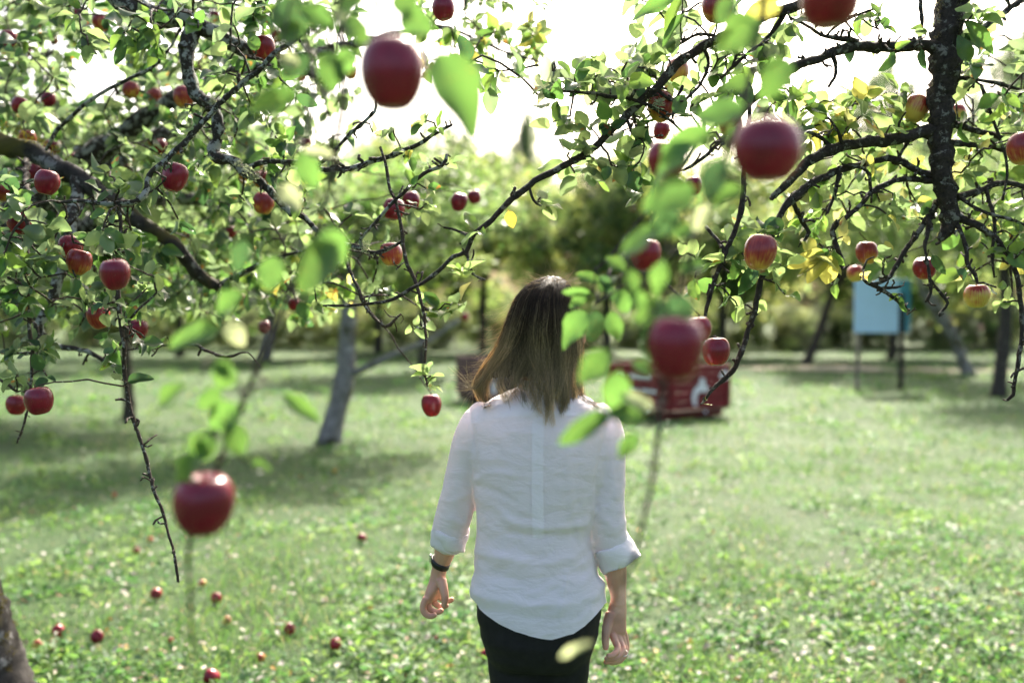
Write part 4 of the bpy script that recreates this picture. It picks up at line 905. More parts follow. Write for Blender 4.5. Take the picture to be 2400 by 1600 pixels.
LAP = [  # px, py, radius px, material, label
 (20, 90, 20, 'r', 'red apple at the upper left edge, touching a lower neighbour'), (56, 118, 18, 'c', 'dark red apple just below the upper left edge apple'), (235, 54, 20, 's', 'red and green apple hanging under the dark twig at the top left'),
 (182, 30, 14, 'c', 'small shaded apple half hidden by leaves at the top left'), (127, 96, 10, 's', 'tiny orange red apple far back in the top left leaves'), (46, 247, 20, 'r', 'red apple with pale top, left edge above the mossy limb'),
 (113, 233, 18, 'c', 'dark red apple beside the bright gap in the left leaves'), (64, 324, 21, 's', 'dull red apple sitting on top of the mossy limb'), (120, 345, 18, 'c', 'dark apple behind the base of the thin rising twig'),
 (110, 427, 30, 'c', 'large shaded apple under the mossy limb'), (82, 404, 20, 'c', 'shaded apple overlapping the large one under the mossy limb'), (306, 210, 20, 's', 'orange red apple hanging left of the lichened limb'), (361, 224, 18, 's', 'red apple between leaves close to the lichened limb'),
 (431, 227, 25, 's', 'orange red apple partly behind the lichened vertical limb'), (376, 343, 17, 'r', 'small red apple between the vertical limb and the diagonal branch'), (410, 415, 33, 'c', 'dark crimson apple hanging beneath the diagonal branch'),
 (618, 111, 29, 'r', 'bright crimson apple in front of the lichened limb'), (650, 84, 16, 'r', 'red apple just behind the bright crimson apple at the limb'), (478, 152, 16, 'r', 'pinkish red apple right of the vertical limb'), (503, 35, 12, 'c', 'small dark apple above the limb fork at the top'),
 (488, 190, 15, 'c', 'dark red apple tucked behind the vertical limb'), (579, 412, 21, 's', 'orange striped apple behind the grey lichen tuft'), (612, 420, 20, 's', 'striped apple just right of the lichen tuft'), (604, 388, 14, 'r', 'small red apple above the striped pair'),
 (618, 476, 26, 's', 'red orange apple hanging beneath the lichened limb'), (167, 375, 18, 'r', 'pinkish apple on the mossy limb'), (228, 525, 14, 'r', 'small blurred apple right of the folded pale leaf'), (45, 520, 30, 'c', 'large dark apple hidden behind the folded pale leaf'),
 (8, 452, 20, 's', 'apple cut by the left edge beneath the mossy limb'), (165, 579, 29, 'r', 'dark red apple with sunlit rim, upper of the overlapping pair'), (186, 614, 31, 's', 'streaked red apple, lower of the overlapping pair'), (269, 642, 37, 'c', 'large plum red apple on the long hanging twig'),
 (232, 742, 29, 's', 'shaded red apple behind leaves below the plum red apple'), (322, 770, 25, 'c', 'dark apple right of the hanging twig'), (39, 948, 24, 'r', 'smaller apple of the low hanging pair at the left edge'), (91, 938, 34, 'c', 'larger apple of the low hanging pair at the left edge'),
 (440, 555, 11, 's', 'tiny apple near the end of the mossy limb'), (541, 544, 14, 'r', 'small red apple in the blurred leaves right of the mossy limb'), (620, 766, 15, 'c', 'small dark apple hanging low among yellow leaves'), (688, 712, 16, 'r', 'small blurred red apple near the grey trunk'),
 (565, 702, 12, 's', 'little orange apple behind the blurred green leaf'), (300, 395, 12, 'r', 'tiny red apple in the leaves above the diagonal branch'), (1039, 20, 28, 'c', 'crimson apple at the top edge above the middle'), (820, 167, 18, 's', 'green and red apple left of the big blurred apple'),
 (922, 490, 27, 'c', 'red apple on the lichened twig, lower of the crossed pair'), (964, 470, 22, 'c', 'red apple tucked under a leaf beside the crossed pair'), (1076, 473, 21, 'c', 'crimson apple with a yellow base in the middle distance'), (1111, 461, 17, 'c', 'crimson apple behind a leaf in the middle distance'),
 (917, 595, 28, 's', 'red and orange apple caught behind the crossing twigs'), (1011, 949, 26, 'r', 'lone bright red apple hanging low left of the person'), (706, 180, 12, 's', 'small red apple behind the blurred leaves left of the big apple'), (720, 335, 13, 'c', 'dark apple beneath the blurred leaf above the middle branch')]
for x, y, r, m, lb in LAP:
    D = rng.uniform(.064, .071) if r > 22 else rng.uniform(.058, .066)
    d = min(D * FPX / (2 * r), 4.6); c = P(x, y, d)
    ap = apple(c, 2 * r / FPX * d, m, lb, GL); LT.keepout.append((x, y, r, d))
    LT.connect(c + np.array([0, 0, r / FPX * d * 1.02]), .0014, .0)
RAP = [(1682, 15, 38, 's', 'red apple with an orange streak behind a blurred leaf at the top edge'), (1549, 249, 34, 's', 'streaked apple behind the lichen tuft on the diagonal branch'), (1587, 168, 30, 's', 'striped apple crossed by a twig above the diagonal branch'), (1550, 306, 22, 'r', 'pinkish apple below the lichen tuft'),
 (1782, 591, 41, 's', 'large streaked red apple with a leaf folded over its shoulder'), (2032, 592, 27, 's', 'streaked apple half covered by a yellow leaf'), (2005, 641, 20, 'y', 'small yellow apple with red streaks above the blue sign'), (2167, 628, 27, 'r', 'dusky red apple hanging above the right of the sign'),
 (2290, 693, 30, 'y', 'yellow apple with a red blush hanging at the right'), (2147, 254, 31, 'y', 'pink and yellow apple left of the black limb'), (2240, 266, 23, 'y', 'orange apple peeking from behind the black limb'), (2396, 348, 37, 's', 'orange red apple cut by the right edge'),
 (1678, 823, 34, 'r', 'sharp glossy red apple beside the blurred dark one'), (1625, 435, 22, 'r', 'apple with a pale sunlit top behind the blurred leaf')]
for x, y, r, m, lb in RAP:
    D = rng.uniform(.066, .074); d = min(D * FPX / (2 * r), 3.4); d = max(d, 2.15); c = P(x, y, d)
    apple(c, 2 * r / FPX * d, m, lb, GR); RT.keepout.append((x, y, r, d)); LT.keepout.append((x, y, r, d))
    RT.connect(c + np.array([0, 0, r / FPX * d * 1.02]), .0014, .0)
for T_, x, y, r, m, d, lb in ((LT, 918, 172, 83, 'c', 1.06, 'big blurred crimson apple close to the camera at the top'), (LT, 476, 1180, 74, 'c', 1.12, 'blurred crimson apple on the foreground shoot low at the left'),
                          (RT, 1800, 350, 81, 'c', 1.07, 'big blurred plum apple close to the camera at the right'), (RT, 1944, -2, 70, 'r', 1.2, 'big blurred apple cut by the top edge at the right'), (RT, 1582, 815, 74, 'c', 1.05, 'very dark blurred apple in front of the red bin'),
                          (RT, 1562, 375, 46, 'r', 1.5, 'blurred red apple behind a broad foreground leaf'), (RT, 1514, 597, 39, 'r', 1.75, 'blurred red apple between foreground leaves right of the hair'), (RT, 1712, 287, 30, 's', 1.7, 'blurred orange apple behind a foreground leaf beside the big plum apple'), (RT, 1640, 770, 30, 'r', 1.9, 'red apple shoulder showing behind the very dark blurred apple')):
    c = P(x, y, d); apple(c, 2 * r / FPX * d, m, lb, 'blurred apples close to the camera', .08); T_.keepout.append((x, y, r, d))
    T_.connect(c + np.array([0, 0, r / FPX * d * 1.02]), .0015, .0)
LT.finish(300); RT.finish(300)

def gpt(px, py):
    d = CAM_Z * FPX / (py - 720); p = P(px, py, d); p[2] = float(gh(p[0], p[1])); return p, d
GAP = [(320, 1303, 9, 'r', 'small red fallen apple on the lawn left of the twig tip'), (367, 1412, 14, 's', 'orange red fallen apple below the twig tip'), (507, 1422, 15, 'r', 'red fallen apple right of the foreground shoot'), (138, 1498, 16, 'r', 'red fallen apple near the mossy trunk, first of two'),
       (228, 1510, 16, 'c', 'darker fallen apple right of the mossy trunk pair'), (125, 1520, 10, 's', 'tiny pale fallen apple at the mossy trunk'), (88, 1526, 12, 'y', 'orange rotting fallen apple beside the mossy trunk'), (679, 1492, 14, 'r', 'pinkish red fallen apple left of the person on the lawn'),
       (787, 1531, 15, 'r', 'bright red fallen apple nearest to the person on the lawn'), (496, 1608, 20, 'r', 'fallen apple cut by the bottom edge'), (532, 1470, 11, 'y', 'pale orange fallen apple in the middle of the lawn'), (848, 1275, 11, 'r', 'lone red fallen apple on the shaded lawn left of the sleeve'),
       (1138, 1550, 13, 'r', 'fallen apple half hidden behind the trouser leg'), (400, 1516, 8, 'y', 'small pale fallen apple near the bottom left'), (785, 1108, 6, 'y', 'tiny fallen apple in front of the grey trunk'), (1022, 1512, 5, 's', 'tiny rotting fallen apple beside the left hand'),
       (352, 1276, 7, 'y', 'small orange fallen apple beyond the twig tip'), (268, 1166, 6, 's', 'tiny pinkish fallen apple in the shaded lawn at the left'), (476, 1386, 8, 'y', 'orange fallen apple behind the foreground shoot'), (610, 1560, 11, 's', 'streaked fallen apple in the weeds near the bottom'), (938, 1430, 7, 's', 'little fallen apple left of the wrist strap')]
for x, y, r, m, lb in GAP:
    p, d = gpt(x, y + r * .6); D = 2 * r / FPX * d
    apple(p + [0, 0, D * .42 + .012], D, m, lb, 'fallen apples on the lawn', fallen=True)
FAR = [(2232, 742, 22.2), (2180, 756, 22.2), (2300, 768, 20.), (2258, 705, 21.5), (2330, 690, 17.2), (2120, 690, 22.), (500, 690, 13.4), (660, 640, 11.), (250, 610, 13.), (1090, 742, 11.3), (1485, 490, 24.), (1250, 560, 25.), (1330, 600, 25.), (1720, 520, 26.)]
FL = ['left of the leaning trunk', 'left of the leaning trunk, lower one', 'between the two right trunks', 'above the leaning trunk', 'beside the thick dark trunk', 'right behind the sign', 'in the thin dark trunk tree', 'in the grey trunked tree', 'high in the thin dark trunk tree', 'behind the low bare branch', 'above the hair, blurred', 'left above the hair, blurred', 'just above the hair, blurred', 'above the red bin, blurred']
for (x, y, d), lb in zip(FAR, FL):
    apple(P(x, y, d), rng.uniform(.075, .10), 'r', 'far red apple in an orchard tree ' + lb, 'apples on the far orchard trees')

# ================================================================== BINS AND SIGN
M_bin = plain('bin_red_paint', (.15, .010, .014), .65, .3, .45, 9., .3)
M_bin2 = plain('bin_red_weathered', (.11, .065, .07), .8, .2, .6, 6., .4)
M_binin = plain('bin_bare_wood', (.16, .12, .09), .85, .2, .3, 12.)
M_mark = plain('white_paint', (.72, .70, .72), .7, .3, .15, 25.)
def bin_box(px, py, rz, sx, sy, h, mat, label, marks):
    b, d = gpt(px, py)
    root = empty('apple_bin', b); tag(root, label, 'bin', 'wooden apple bins on the lawn')
    c, s = math.cos(rz), math.sin(rz)
    W = lambda x, y, z: np.array([b[0] + x * c - y * s, b[1] + x * s + y * c, b[2] + z])
    for y in (-sy * .36, 0, sy * .36): MB().box(W(0, y, .055), sx, .09, .11, rz).build('skid', mat, root, False)
    MB().box(W(0, 0, .125), sx - .01, sy - .01, .025, rz).build('floor_board', M_binin, root, False)
    n = 5; ph = (h - .13) / n
    for i in range(n):
        z = .14 + ph * (i + .5)
        for sgn in (-1, 1):
            MB().box(W(0, sgn * (sy / 2), z), sx, .022, ph - .008, rz).build('plank', mat, root, False)
            MB().box(W(sgn * (sx / 2 - .012), 0, z), .022, sy - .026, ph - .008, rz).build('plank', mat, root, False)
    for sx_ in (-1, 1):
        for sy_ in (-1, 1):
            MB().box(W(sx_ * (sx / 2 - .05), sy_ * (sy / 2 - .05), .14 + (h - .13) / 2), .05, .05, h - .14, rz).build('corner_post', M_binin, root, False)
            MB().box(W(sx_ * (sx / 2 - .05), sy_ * (sy / 2 + .018), .14 + (h - .13) / 2), .09, .014, h - .15, rz).build('batten', mat, root, False)
    for face, poly in marks:
        V = []
        for u, v in poly:
            V.append(W((u - .5) * sx, -sy / 2 - .0275, v * h) if face == 'f' else W(-sx / 2 - .0035, (.5 - u) * sy, v * h))
        nrm = np.array([s, -c, 0.]) if face == 'f' else np.array([-c, -s, 0.])
        V2 = [v + nrm * .003 for v in V]; k = len(V)
        F = [tuple(range(k)), tuple(range(2 * k - 1, k - 1, -1))] + [(i, (i + 1) % k, k + (i + 1) % k, k + i) for i in range(k)]
        mk('painted_mark', V + V2, F, M_mark, root, False)
    return root
bl = lambda u, v, a, c_, n=9, p=0.: [(u + a * math.cos(t + p) * (1 + .18 * math.sin(3 * t + u * 40)), v + c_ * math.sin(t) * (1 + .15 * math.cos(2 * t + v * 30))) for t in np.linspace(0, 2 * PI, n, endpoint=False)]
rr_ = lambda u0, v0, u1, v1: [(u0, v0), (u1, v0 + .01), (u1 + .01, v1), (u0 + .01, v1 + .01)]
bin_box(1566, 972, math.radians(36), 1.22, 1.30, .76, M_bin, 'dark red wooden bin with white painted marks beside the foreground apple',
        [('f', bl(.88, .80, .075, .10, 11)), ('f', [(.36, .26), (.41, .24), (.40, .40), (.43, .50), (.52, .52), (.60, .48), (.60, .60), (.55, .64), (.54, .76), (.47, .78), (.45, .66), (.36, .56), (.33, .42)]), ('f', bl(.56, .13, .02, .03)),
         ('s', rr_(.36, .74, .70, .82)), ('s', rr_(.30, .48, .50, .55)), ('s', rr_(.54, .48, .80, .55)), ('s', rr_(.62, .12, .68, .24)), ('s', rr_(.18, .74, .24, .81))])
bin_box(1178, 936, math.radians(24), 1.25, 1.25, .76, M_bin2, 'weathered maroon wooden bin mostly hidden behind the person',
        [('f', rr_(.10, .25, .20, .5)), ('f', rr_(.05, .6, .30, .68))])
M_sign = plain('sign_blue', (.50, .69, .88), .5, .4, .06, 4.)
M_sign2 = plain('sign_teal', (.06, .25, .33), .5, .4, .1, 4.)
M_post = plain('post_pale_wood', (.22, .18, .15), .85, .2, .3, 14.)
M_post2 = plain('post_shaded_wood', (.035, .03, .026), .85, .2, .3, 14.)  # the right post's shadow is put into its wood colour
def sign():
    b, d = gpt(2060, 918)
    root = empty('sign_board', b); tag(root, 'blank light blue sign board on two wooden posts', 'sign')
    s = d / FPX
    X = lambda px: (px - 1200) * s
    Z = lambda py: CAM_Z + (720 - py) * s
    y = b[1]
    def panel(nm, x0, x1, y0, y1, yy, th, mat):
        mb = MB(); mb.box(((X(x0) + X(x1)) / 2, yy, (Z(y0) + Z(y1)) / 2), X(x1) - X(x0), th, Z(y0) - Z(y1))
        o = mb.build(nm, mat, root, False); m = o.modifiers.new('b', 'BEVEL'); m.width = .012; m.segments = 2
    panel('panel', 2000, 2103, 780, 654, y, .04, M_sign)
    panel('side_panel', 2104.5, 2135, 780, 656, y + .07, .03, M_sign2)
    for px, m in ((2011, M_post), (2110, M_post2)):
        yy = y + .06 if px < 2050 else y - .01
        tp = np.array([[X(px), yy, -.05], [X(px) + .01, yy, .7], [X(px), yy, Z(690)]])
        MB().tube(cr(tp, .2), .042 if px < 2050 else .05, 9, .02).build('post', m, root)
    panel('frame_rail', 1999, 2136, 660, 655, y + .035, .02, M_sign2)
sign()

# ================================================================== PERSON
D0 = 2.24
SC = D0 / FPX
def S(px, py, dy=0.): return P(px, py, D0) + np.array([0, dy, 0])
per = empty('person', (S(1262, 720)[0], D0, 0.0))
tag(per, 'person walking away in a loose white linen shirt and black trousers, brown shoulder length hair', 'person')
def remesh(mb, vox, smooth_it=4, fac=.5):
    V, F = mb.arrays()
    me = bpy.data.meshes.new('tmp'); me.from_pydata([tuple(v) for v in V], [], F); me.update()
    o = bpy.data.objects.new('tmp', me); COL.objects.link(o)
    m = o.modifiers.new('r', 'REMESH'); m.mode = 'VOXEL'; m.voxel_size = vox
    s = o.modifiers.new('s', 'SMOOTH'); s.iterations = smooth_it; s.factor = fac
    dg = bpy.context.evaluated_depsgraph_get()
    r = bpy.data.meshes.new_from_object(o.evaluated_get(dg))
    bpy.data.objects.remove(o); bpy.data.meshes.remove(me)
    V = np.empty(len(r.vertices) * 3, np.float32); r.vertices.foreach_get('co', V)
    Nn = np.empty(len(r.vertices) * 3, np.float32); r.vertices.foreach_get('normal', Nn)
    F = [tuple(p.vertices) for p in r.polygons]
    bpy.data.meshes.remove(r)
    return V.reshape(-1, 3).astype(float), F, Nn.reshape(-1, 3).astype(float)
ex = lambda v: np.array([v, 0, 0.]); ey = lambda v: np.array([0, v, 0.])
def ring(xl, xr, py, hd, e=.8, dy=0.):
    return (S((xl + xr) / 2, py, dy), ex((xr - xl) / 2 * SC), ey(hd), e)
def skin_material():
    m, n, l, out = newmat('skin')
    tc = N(n, 'ShaderNodeTexCoord'); a = N(n, 'ShaderNodeTexNoise', Scale=25., Detail=4.); l.new(tc.outputs['Object'], a.inputs['Vector'])
    c = ramp_out(n, l, a.outputs['Fac'], [(.3, (.50, .27, .19)), (.7, (.62, .36, .26))])
    pb = N(n, 'ShaderNodeBsdfPrincipled', Roughness=.5); pb.inputs['Subsurface Weight'].default_value = .35
    pb.inputs['Subsurface Radius'].default_value = (1., .3, .15); pb.inputs['Subsurface Scale'].default_value = .008
    l.new(c, pb.inputs['Base Color'])
    b = N(n, 'ShaderNodeTexNoise', Scale=260., Detail=2.); l.new(tc.outputs['Object'], b.inputs['Vector'])
    bp = N(n, 'ShaderNodeBump', Strength=.12, Distance=.002); l.new(b.outputs['Fac'], bp.inputs['Height']); l.new(bp.outputs[0], pb.inputs['Normal'])
    l.new(pb.outputs[0], out.inputs[0]); return m
M_skin = skin_material()
def chain(mb, pts, sides=14):
    q = cr(np.array([np.append(S(x, y, d), r) for x, y, d, r in pts]), .008)
    mb.tube(q[:, :3], q[:, 3], sides)
body = MB()
body.loft([ring(1222, 1322, 905, .045), ring(1186, 1356, 950, .048), ring(1150, 1386, 990, .065), ring(1140, 1390, 1100, .08), ring(1140, 1380, 1230, .078), ring(1125, 1395, 1350, .09), ring(1125, 1398, 1450, .10), ring(1150, 1370, 1540, .09)], 28)
# head with face
HC = S(1286, 772, .02)
hv = []; hf = []; nu, nv = 40, 28
for i in range(nv + 1):
    t = i / nv * PI
    for j in range(nu):
        a = j / nu * 2 * PI
        dx, dy, dz = math.sin(t) * math.cos(a), math.sin(t) * math.sin(a), math.cos(t)
        w, dp, h = .074, .094, .112
        if dz < 0: w *= 1 - .28 * dz * dz; dp *= 1 - .14 * dz * dz * (1 if dy > 0 else 2.2)
        p = np.array([dx * w, dy * dp, dz * h])
        if dy > 0:
            g = lambda x, z, s: math.exp(-(((p[0] - x) / s) ** 2 + ((p[2] - z) / (s * 1.25)) ** 2))
            p[1] += .020 * g(0, -.022, .013) + .008 * g(0, .0, .010) - .010 * g(.032, .006, .016) - .010 * g(-.032, .006, .016) + .008 * g(0, -.062, .018) + .010 * g(0, -.10, .022) + .006 * g(.036, .026, .02) + .006 * g(-.036, .026, .02)
        hv.append(HC + p)
for i in range(nv):
    for j in range(nu):
        k = (j + 1) % nu
        hf.append((i * nu + j, (i + 1) * nu + j, (i + 1) * nu + k, i * nu + k))
body.add(hv, hf)
for sx in (-1, 1):
    body.loft([(HC + [sx * .070, .0, -.03], ey(.010), np.array([0, 0, .012]), 1.), (HC + [sx * .078, -.004, -.008], ey(.016), np.array([0, 0, .03]), 1.), (HC + [sx * .085, -.010, -.004], ey(.014), np.array([0, 0, .026]), 1.)], 14)
chain(body, [(1280, 830, .02, .050), (1276, 880, .005, .050), (1272, 930, -.005, .058)], 20)
hand = MB()
chain(body, [(1150, 992, 0, .026), (1122, 1020, .005, .034), (1103, 1065, .01, .035), (1082, 1150, .02, .033), (1064, 1215, .03, .033), (1050, 1262, .046, .0285)])
chain(hand, [(1058, 1238, .038, .0305), (1047, 1275, .05, .0285), (1036, 1315, .065, .0235), (1025, 1350, .08, .0185), (1020, 1372, .085, .018)])
chain(body, [(1384, 994, 0, .026), (1408, 1022, -.005, .034), (1419, 1065, -.01, .035), (1424, 1150, -.015, .034), (1428, 1230, -.02, .033), (1434, 1285, -.014, .0295)])
chain(hand, [(1430, 1250, -.018, .0315), (1436, 1300, -.01, .0285), (1443, 1345, 0, .025), (1450, 1395, .01, .0185), (1451, 1418, .012, .018)])
# left hand, half curled, fingers bending toward the thigh
ua = nz(np.array([.45, .85, 0])); ub = nz(np.array([.85, -.45, 0]))
hand.loft([(S(1021, 1362, .085), ua * .018, ub * .016, .9), (S(1019, 1382, .09), ua * .023, ub * .0165, .85), (S(1014, 1405, .092), ua * .031, ub * .0165, .8), (S(1007, 1424, .094), ua * .034, ub * .0145, .8), (S(1005, 1434, .094), ua * .031, ub * .010, .8)], 20)
for k, (ln, dx, dz) in enumerate(((1.0, 6, -14), (1., 3, -5), (.98, 1, 3), (.86, -1, 8))):
    o_ = ua * (1.5 - k) * .0185
    fp = lambda x, y: S(x, y, .092) + o_
    pts = [np.append(fp(1007, 1420), .0088), np.append(fp(1000 + dx, 1438 + dz * .5), .0083), np.append(fp(1001 + dx + 4 * ln, 1450 + dz), .0080), np.append(fp(1001 + dx + 21 * ln, 1457 + dz), .0073), np.append(fp(1001 + dx + 34 * ln, 1452 + dz), .0063)]
    q = cr(np.array(pts), .004); hand.tube(q[:, :3], q[:, 3], 12)
q = cr(np.array([np.append(S(1029, 1378, .072), .0125), np.append(S(1036, 1401, .062), .0105), np.append(S(1039, 1420, .058), .0090), np.append(S(1036, 1440, .060), .0068)]), .004); hand.tube(q[:, :3], q[:, 3], 12)
# right hand, palm to the camera, fingers curled across
hand.loft([(S(1451, 1405, .012), ex(.017), ey(.015), .9), (S(1448, 1432, .014), ex(.022) + ey(.004), ey(.015), .85), (S(1442, 1462, .014), ex(.027) + ey(.006), ey(.0145), .8), (S(1445, 1482, .014), ex(.025) + ey(.006), ey(.013), .8), (S(1446, 1490, .014), ex(.022) + ey(.005), ey(.009), .8)], 20)
for pts in ([(1433, 1480, .010, .0086), (1441, 1500, -.004, .0081), (1446, 1511, -.020, .0079), (1434, 1520, -.038, .0072), (1419, 1521, -.042, .0062)],
            [(1444, 1484, .013, .0088), (1454, 1506, .008, .0082), (1459, 1520, -.004, .0080), (1441, 1532, -.022, .0073), (1416, 1533, -.028, .0062)],
            [(1454, 1484, .018, .0086), (1463, 1512, .018, .0080), (1465, 1530, .010, .0078), (1446, 1544, -.006, .0071), (1416, 1546, -.012, .0060)],
            [(1462, 1480, .024, .0076), (1470, 1506, .030, .0071), (1471, 1532, .026, .0068), (1456, 1551, .012, .0063), (1430, 1556, .006, .0052)],
            [(1432, 1438, .004, .0130), (1422, 1464, -.010, .0112), (1417, 1490, -.018, .0090), (1418, 1513, -.020, .0066)]):
    q = cr(np.array([np.append(S(x, y, d), r) for x, y, d, r in pts]), .004); hand.tube(q[:, :3], q[:, 3], 12)
HIPL, HIPR = S(1208, 1470), S(1318, 1470)
def leg(hip, kn, an):
    return cr(np.array([np.append(hip, .070), np.append(hip + (kn - hip) * .35, .064), np.append(kn, .048), np.append(kn + (an - kn) * .3, .050), np.append(an, .032)]), .03)
KL, AL = np.array([S(1222, 720)[0], D0 - .03, .47]), np.array([S(1215, 720)[0], D0 - .20, .10])
KR, AR = np.array([S(1310, 720)[0], D0 + .10, .47]), np.array([S(1305, 720)[0], D0 + .20, .08])
for h, k_, a_ in ((HIPL, KL, AL), (HIPR, KR, AR)):
    q = leg(h, k_, a_); body.tube(q[:, :3], q[:, 3] * .8, 14)
    body.loft([(a_ + [0, -.03, -.02], ex(.028), np.array([0, 0, .03]), 1.), (a_ + [0, .05, -.035], ex(.033), np.array([0, 0, .028]), 1.), (a_ + [0, .15, -.05], ex(.036), np.array([0, 0, .018]), 1.)], 14)
V, F, _ = remesh(body, .0055, 3)
Vh, Fh, _ = remesh(hand, .0017, 9)
mk('body', np.vstack([V, Vh]), F + [tuple(i + len(V) for i in f) for f in Fh], M_skin, per)

# ---- trousers
M_trs = plain('black_cotton', (.010, .010, .011), .75, .25, .3, 60., .15)
tr = MB()
tr.loft([ring(1128, 1398, 1340, .095), ring(1116, 1408, 1395, .112, .85), ring(1117, 1408, 1430, .118, .85), ring(1126, 1400, 1480, .118, .85), ring(1136, 1388, 1520, .108, .9), ring(1150, 1374, 1548, .09, .9)], 32)
for h, k_, a_, cx_, rr0 in ((HIPL, KL, AL, 1216, .066), (HIPR, KR, AR, 1313, .062)):
    q = cr(np.array([np.append(S(cx_ - 8 if cx_ < 1260 else cx_ + 6, 1490), .070), np.append(S(cx_, 1600), rr0), np.append(k_, .055), np.append(k_ + (a_ - k_) * .35, .054), np.append(a_ + [0, 0, .0], .042)]), .02)
    for i in range(len(q)): q[i, 3] *= 1 + .015 * math.sin(i * 1.3)
    tr.tube(q[:, :3], q[:, 3], 20)
V, F, Nn = remesh(tr, .006, 4)
nzv = np.array([noise.noise(Vector((v[0] * 14, v[1] * 14, v[2] * 34))) for v in V])
V += Nn * (nzv * .0028)[:, None]
mk('trousers', V, F, M_trs, per)
M_shoe = plain('dark_leather', (.02, .018, .016), .5, .4)
for a_ in (AL, AR):
    sh = MB(); g0 = a_[2] - .09
    sh.loft([(np.array([a_[0], a_[1] - .065, g0 + .045]), ex(.025), np.array([0, 0, .035]), .8), (np.array([a_[0], a_[1] - .03, g0 + .05]), ex(.036), np.array([0, 0, .048]), .8), (np.array([a_[0], a_[1] + .05, g0 + .042]), ex(.041), np.array([0, 0, .040]), .8), (np.array([a_[0], a_[1] + .13, g0 + .032]), ex(.043), np.array([0, 0, .028]), .8), (np.array([a_[0], a_[1] + .19, g0 + .026]), ex(.026), np.array([0, 0, .018]), .9)], 18)
    sh.build('shoe', M_shoe, per)

# ---- shirt
def linen(name, trans):
    m, n, l, out = newmat(name)
    tc = N(n, 'ShaderNodeTexCoord')
    mp = N(n, 'ShaderNodeMapping'); mp.inputs['Scale'].default_value = (900, 900, 60); l.new(tc.outputs['Object'], mp.inputs[0])
    mq = N(n, 'ShaderNodeMapping'); mq.inputs['Scale'].default_value = (60, 60, 900); l.new(tc.outputs['Object'], mq.inputs[0])
    a = N(n, 'ShaderNodeTexNoise', Scale=1., Detail=2.); l.new(mp.outputs[0], a.inputs['Vector'])
    b = N(n, 'ShaderNodeTexNoise', Scale=1., Detail=2.); l.new(mq.outputs[0], b.inputs['Vector'])
    ad = N(n, 'ShaderNodeMath', operation='ADD'); l.new(a.outputs['Fac'], ad.inputs[0]); l.new(b.outputs['Fac'], ad.inputs[1])
    c = ramp_out(n, l, ad.outputs[0], [(.35, (.81, .77, .79)), (.65, (.93, .88, .91))])
    w = N(n, 'ShaderNodeTexNoise', Scale=16., Detail=4., Roughness=.55, Distortion=.35)
    m3 = N(n, 'ShaderNodeMapping'); m3.inputs['Scale'].default_value = (1., 1., 2.1); m3.inputs['Rotation'].default_value = (0, .25, 0); l.new(tc.outputs['Object'], m3.inputs[0]); l.new(m3.outputs[0], w.inputs['Vector'])
    b1 = N(n, 'ShaderNodeBump', Strength=.6, Distance=.012); l.new(w.outputs['Fac'], b1.inputs['Height'])
    b2 = N(n, 'ShaderNodeBump', Strength=.25, Distance=.001); l.new(ad.outputs[0], b2.inputs['Height']); l.new(b1.outputs[0], b2.inputs['Normal'])
    df = N(n, 'ShaderNodeBsdfPrincipled', Roughness=.9); df.inputs['Specular IOR Level'].default_value = .15
    df.inputs['Sheen Weight'].default_value = .15
    l.new(c, df.inputs['Base Color']); l.new(b2.outputs[0], df.inputs['Normal'])
    t = n.new('ShaderNodeBsdfTranslucent'); l.new(c, t.inputs['Color'])
    mx = N(n, 'ShaderNodeMixShader', Fac=trans); l.new(df.outputs[0], mx.inputs[1]); l.new(t.outputs[0], mx.inputs[2]); l.new(mx.outputs[0], out.inputs[0])
    return m
M_lin = linen('white_linen', .34); M_lin2 = linen('white_linen_double', .27)
sh = MB()
sh.loft([ring(1216, 1330, 906, .050, .9), ring(1184, 1356, 918, .062, .9), ring(1152, 1386, 934, .076, .9), ring(1124, 1412, 958, .088, .85), ring(1102, 1432, 1000, .100, .8), ring(1100, 1432, 1060, .106, .8), ring(1108, 1420, 1120, .108, .8), ring(1116, 1402, 1180, .106, .8), ring(1118, 1386, 1240, .104, .8),
         ring(1112, 1392, 1310, .112, .8), ring(1103, 1414, 1375, .124, .8), ring(1103, 1424, 1425, .130, .8), ring(1108, 1420, 1470, .131, .8), ring(1112, 1416, 1530, .130, .8)], 48)
def sleeve(pts):
    q = cr(np.array([np.append(S(x, y, d), r) for x, y, d, r in pts]), .012); sh.tube(q[:, :3], q[:, 3], 24); return q
qL = sleeve([(1146, 962, 0, .032), (1128, 984, .002, .041), (1113, 1018, .004, .045), (1098, 1060, .010, .043), (1086, 1110, .014, .041), (1074, 1165, .020, .041), (1060, 1220, .030, .042), (1050, 1262, .042, .040), (1043, 1292, .05, .038)])
qR = sleeve([(1388, 964, 0, .032), (1406, 986, -.002, .041), (1416, 1018, -.004, .045), (1420, 1060, -.010, .044), (1419, 1120, -.014, .043), (1416, 1180, -.018, .044), (1420, 1240, -.018, .044), (1432, 1280, -.012, .042), (1442, 1306, -.006, .040)])
V, F, Nn = remesh(sh, .0042, 9)
px, py, _ = proj(V)
HX = [1090, 1108, 1120, 1140, 1174, 1208, 1242, 1293, 1344, 1371, 1405, 1430]
HY = [1400, 1408, 1432, 1447, 1467, 1486, 1498, 1503, 1493, 1472, 1432, 1405]
isb = V[:, 1] < D0 + .01
xm = np.interp(np.where(isb, px, (V[:, 0] - S(1262, 720)[0]) / SC * 1.05 + 1262), HX, HY)
hz = CAM_Z - (xm - 720) / FPX * np.where(isb, V[:, 1] , D0 - .10) + .002 * np.sin(V[:, 0] * 60)
arm = np.zeros(len(V), bool)
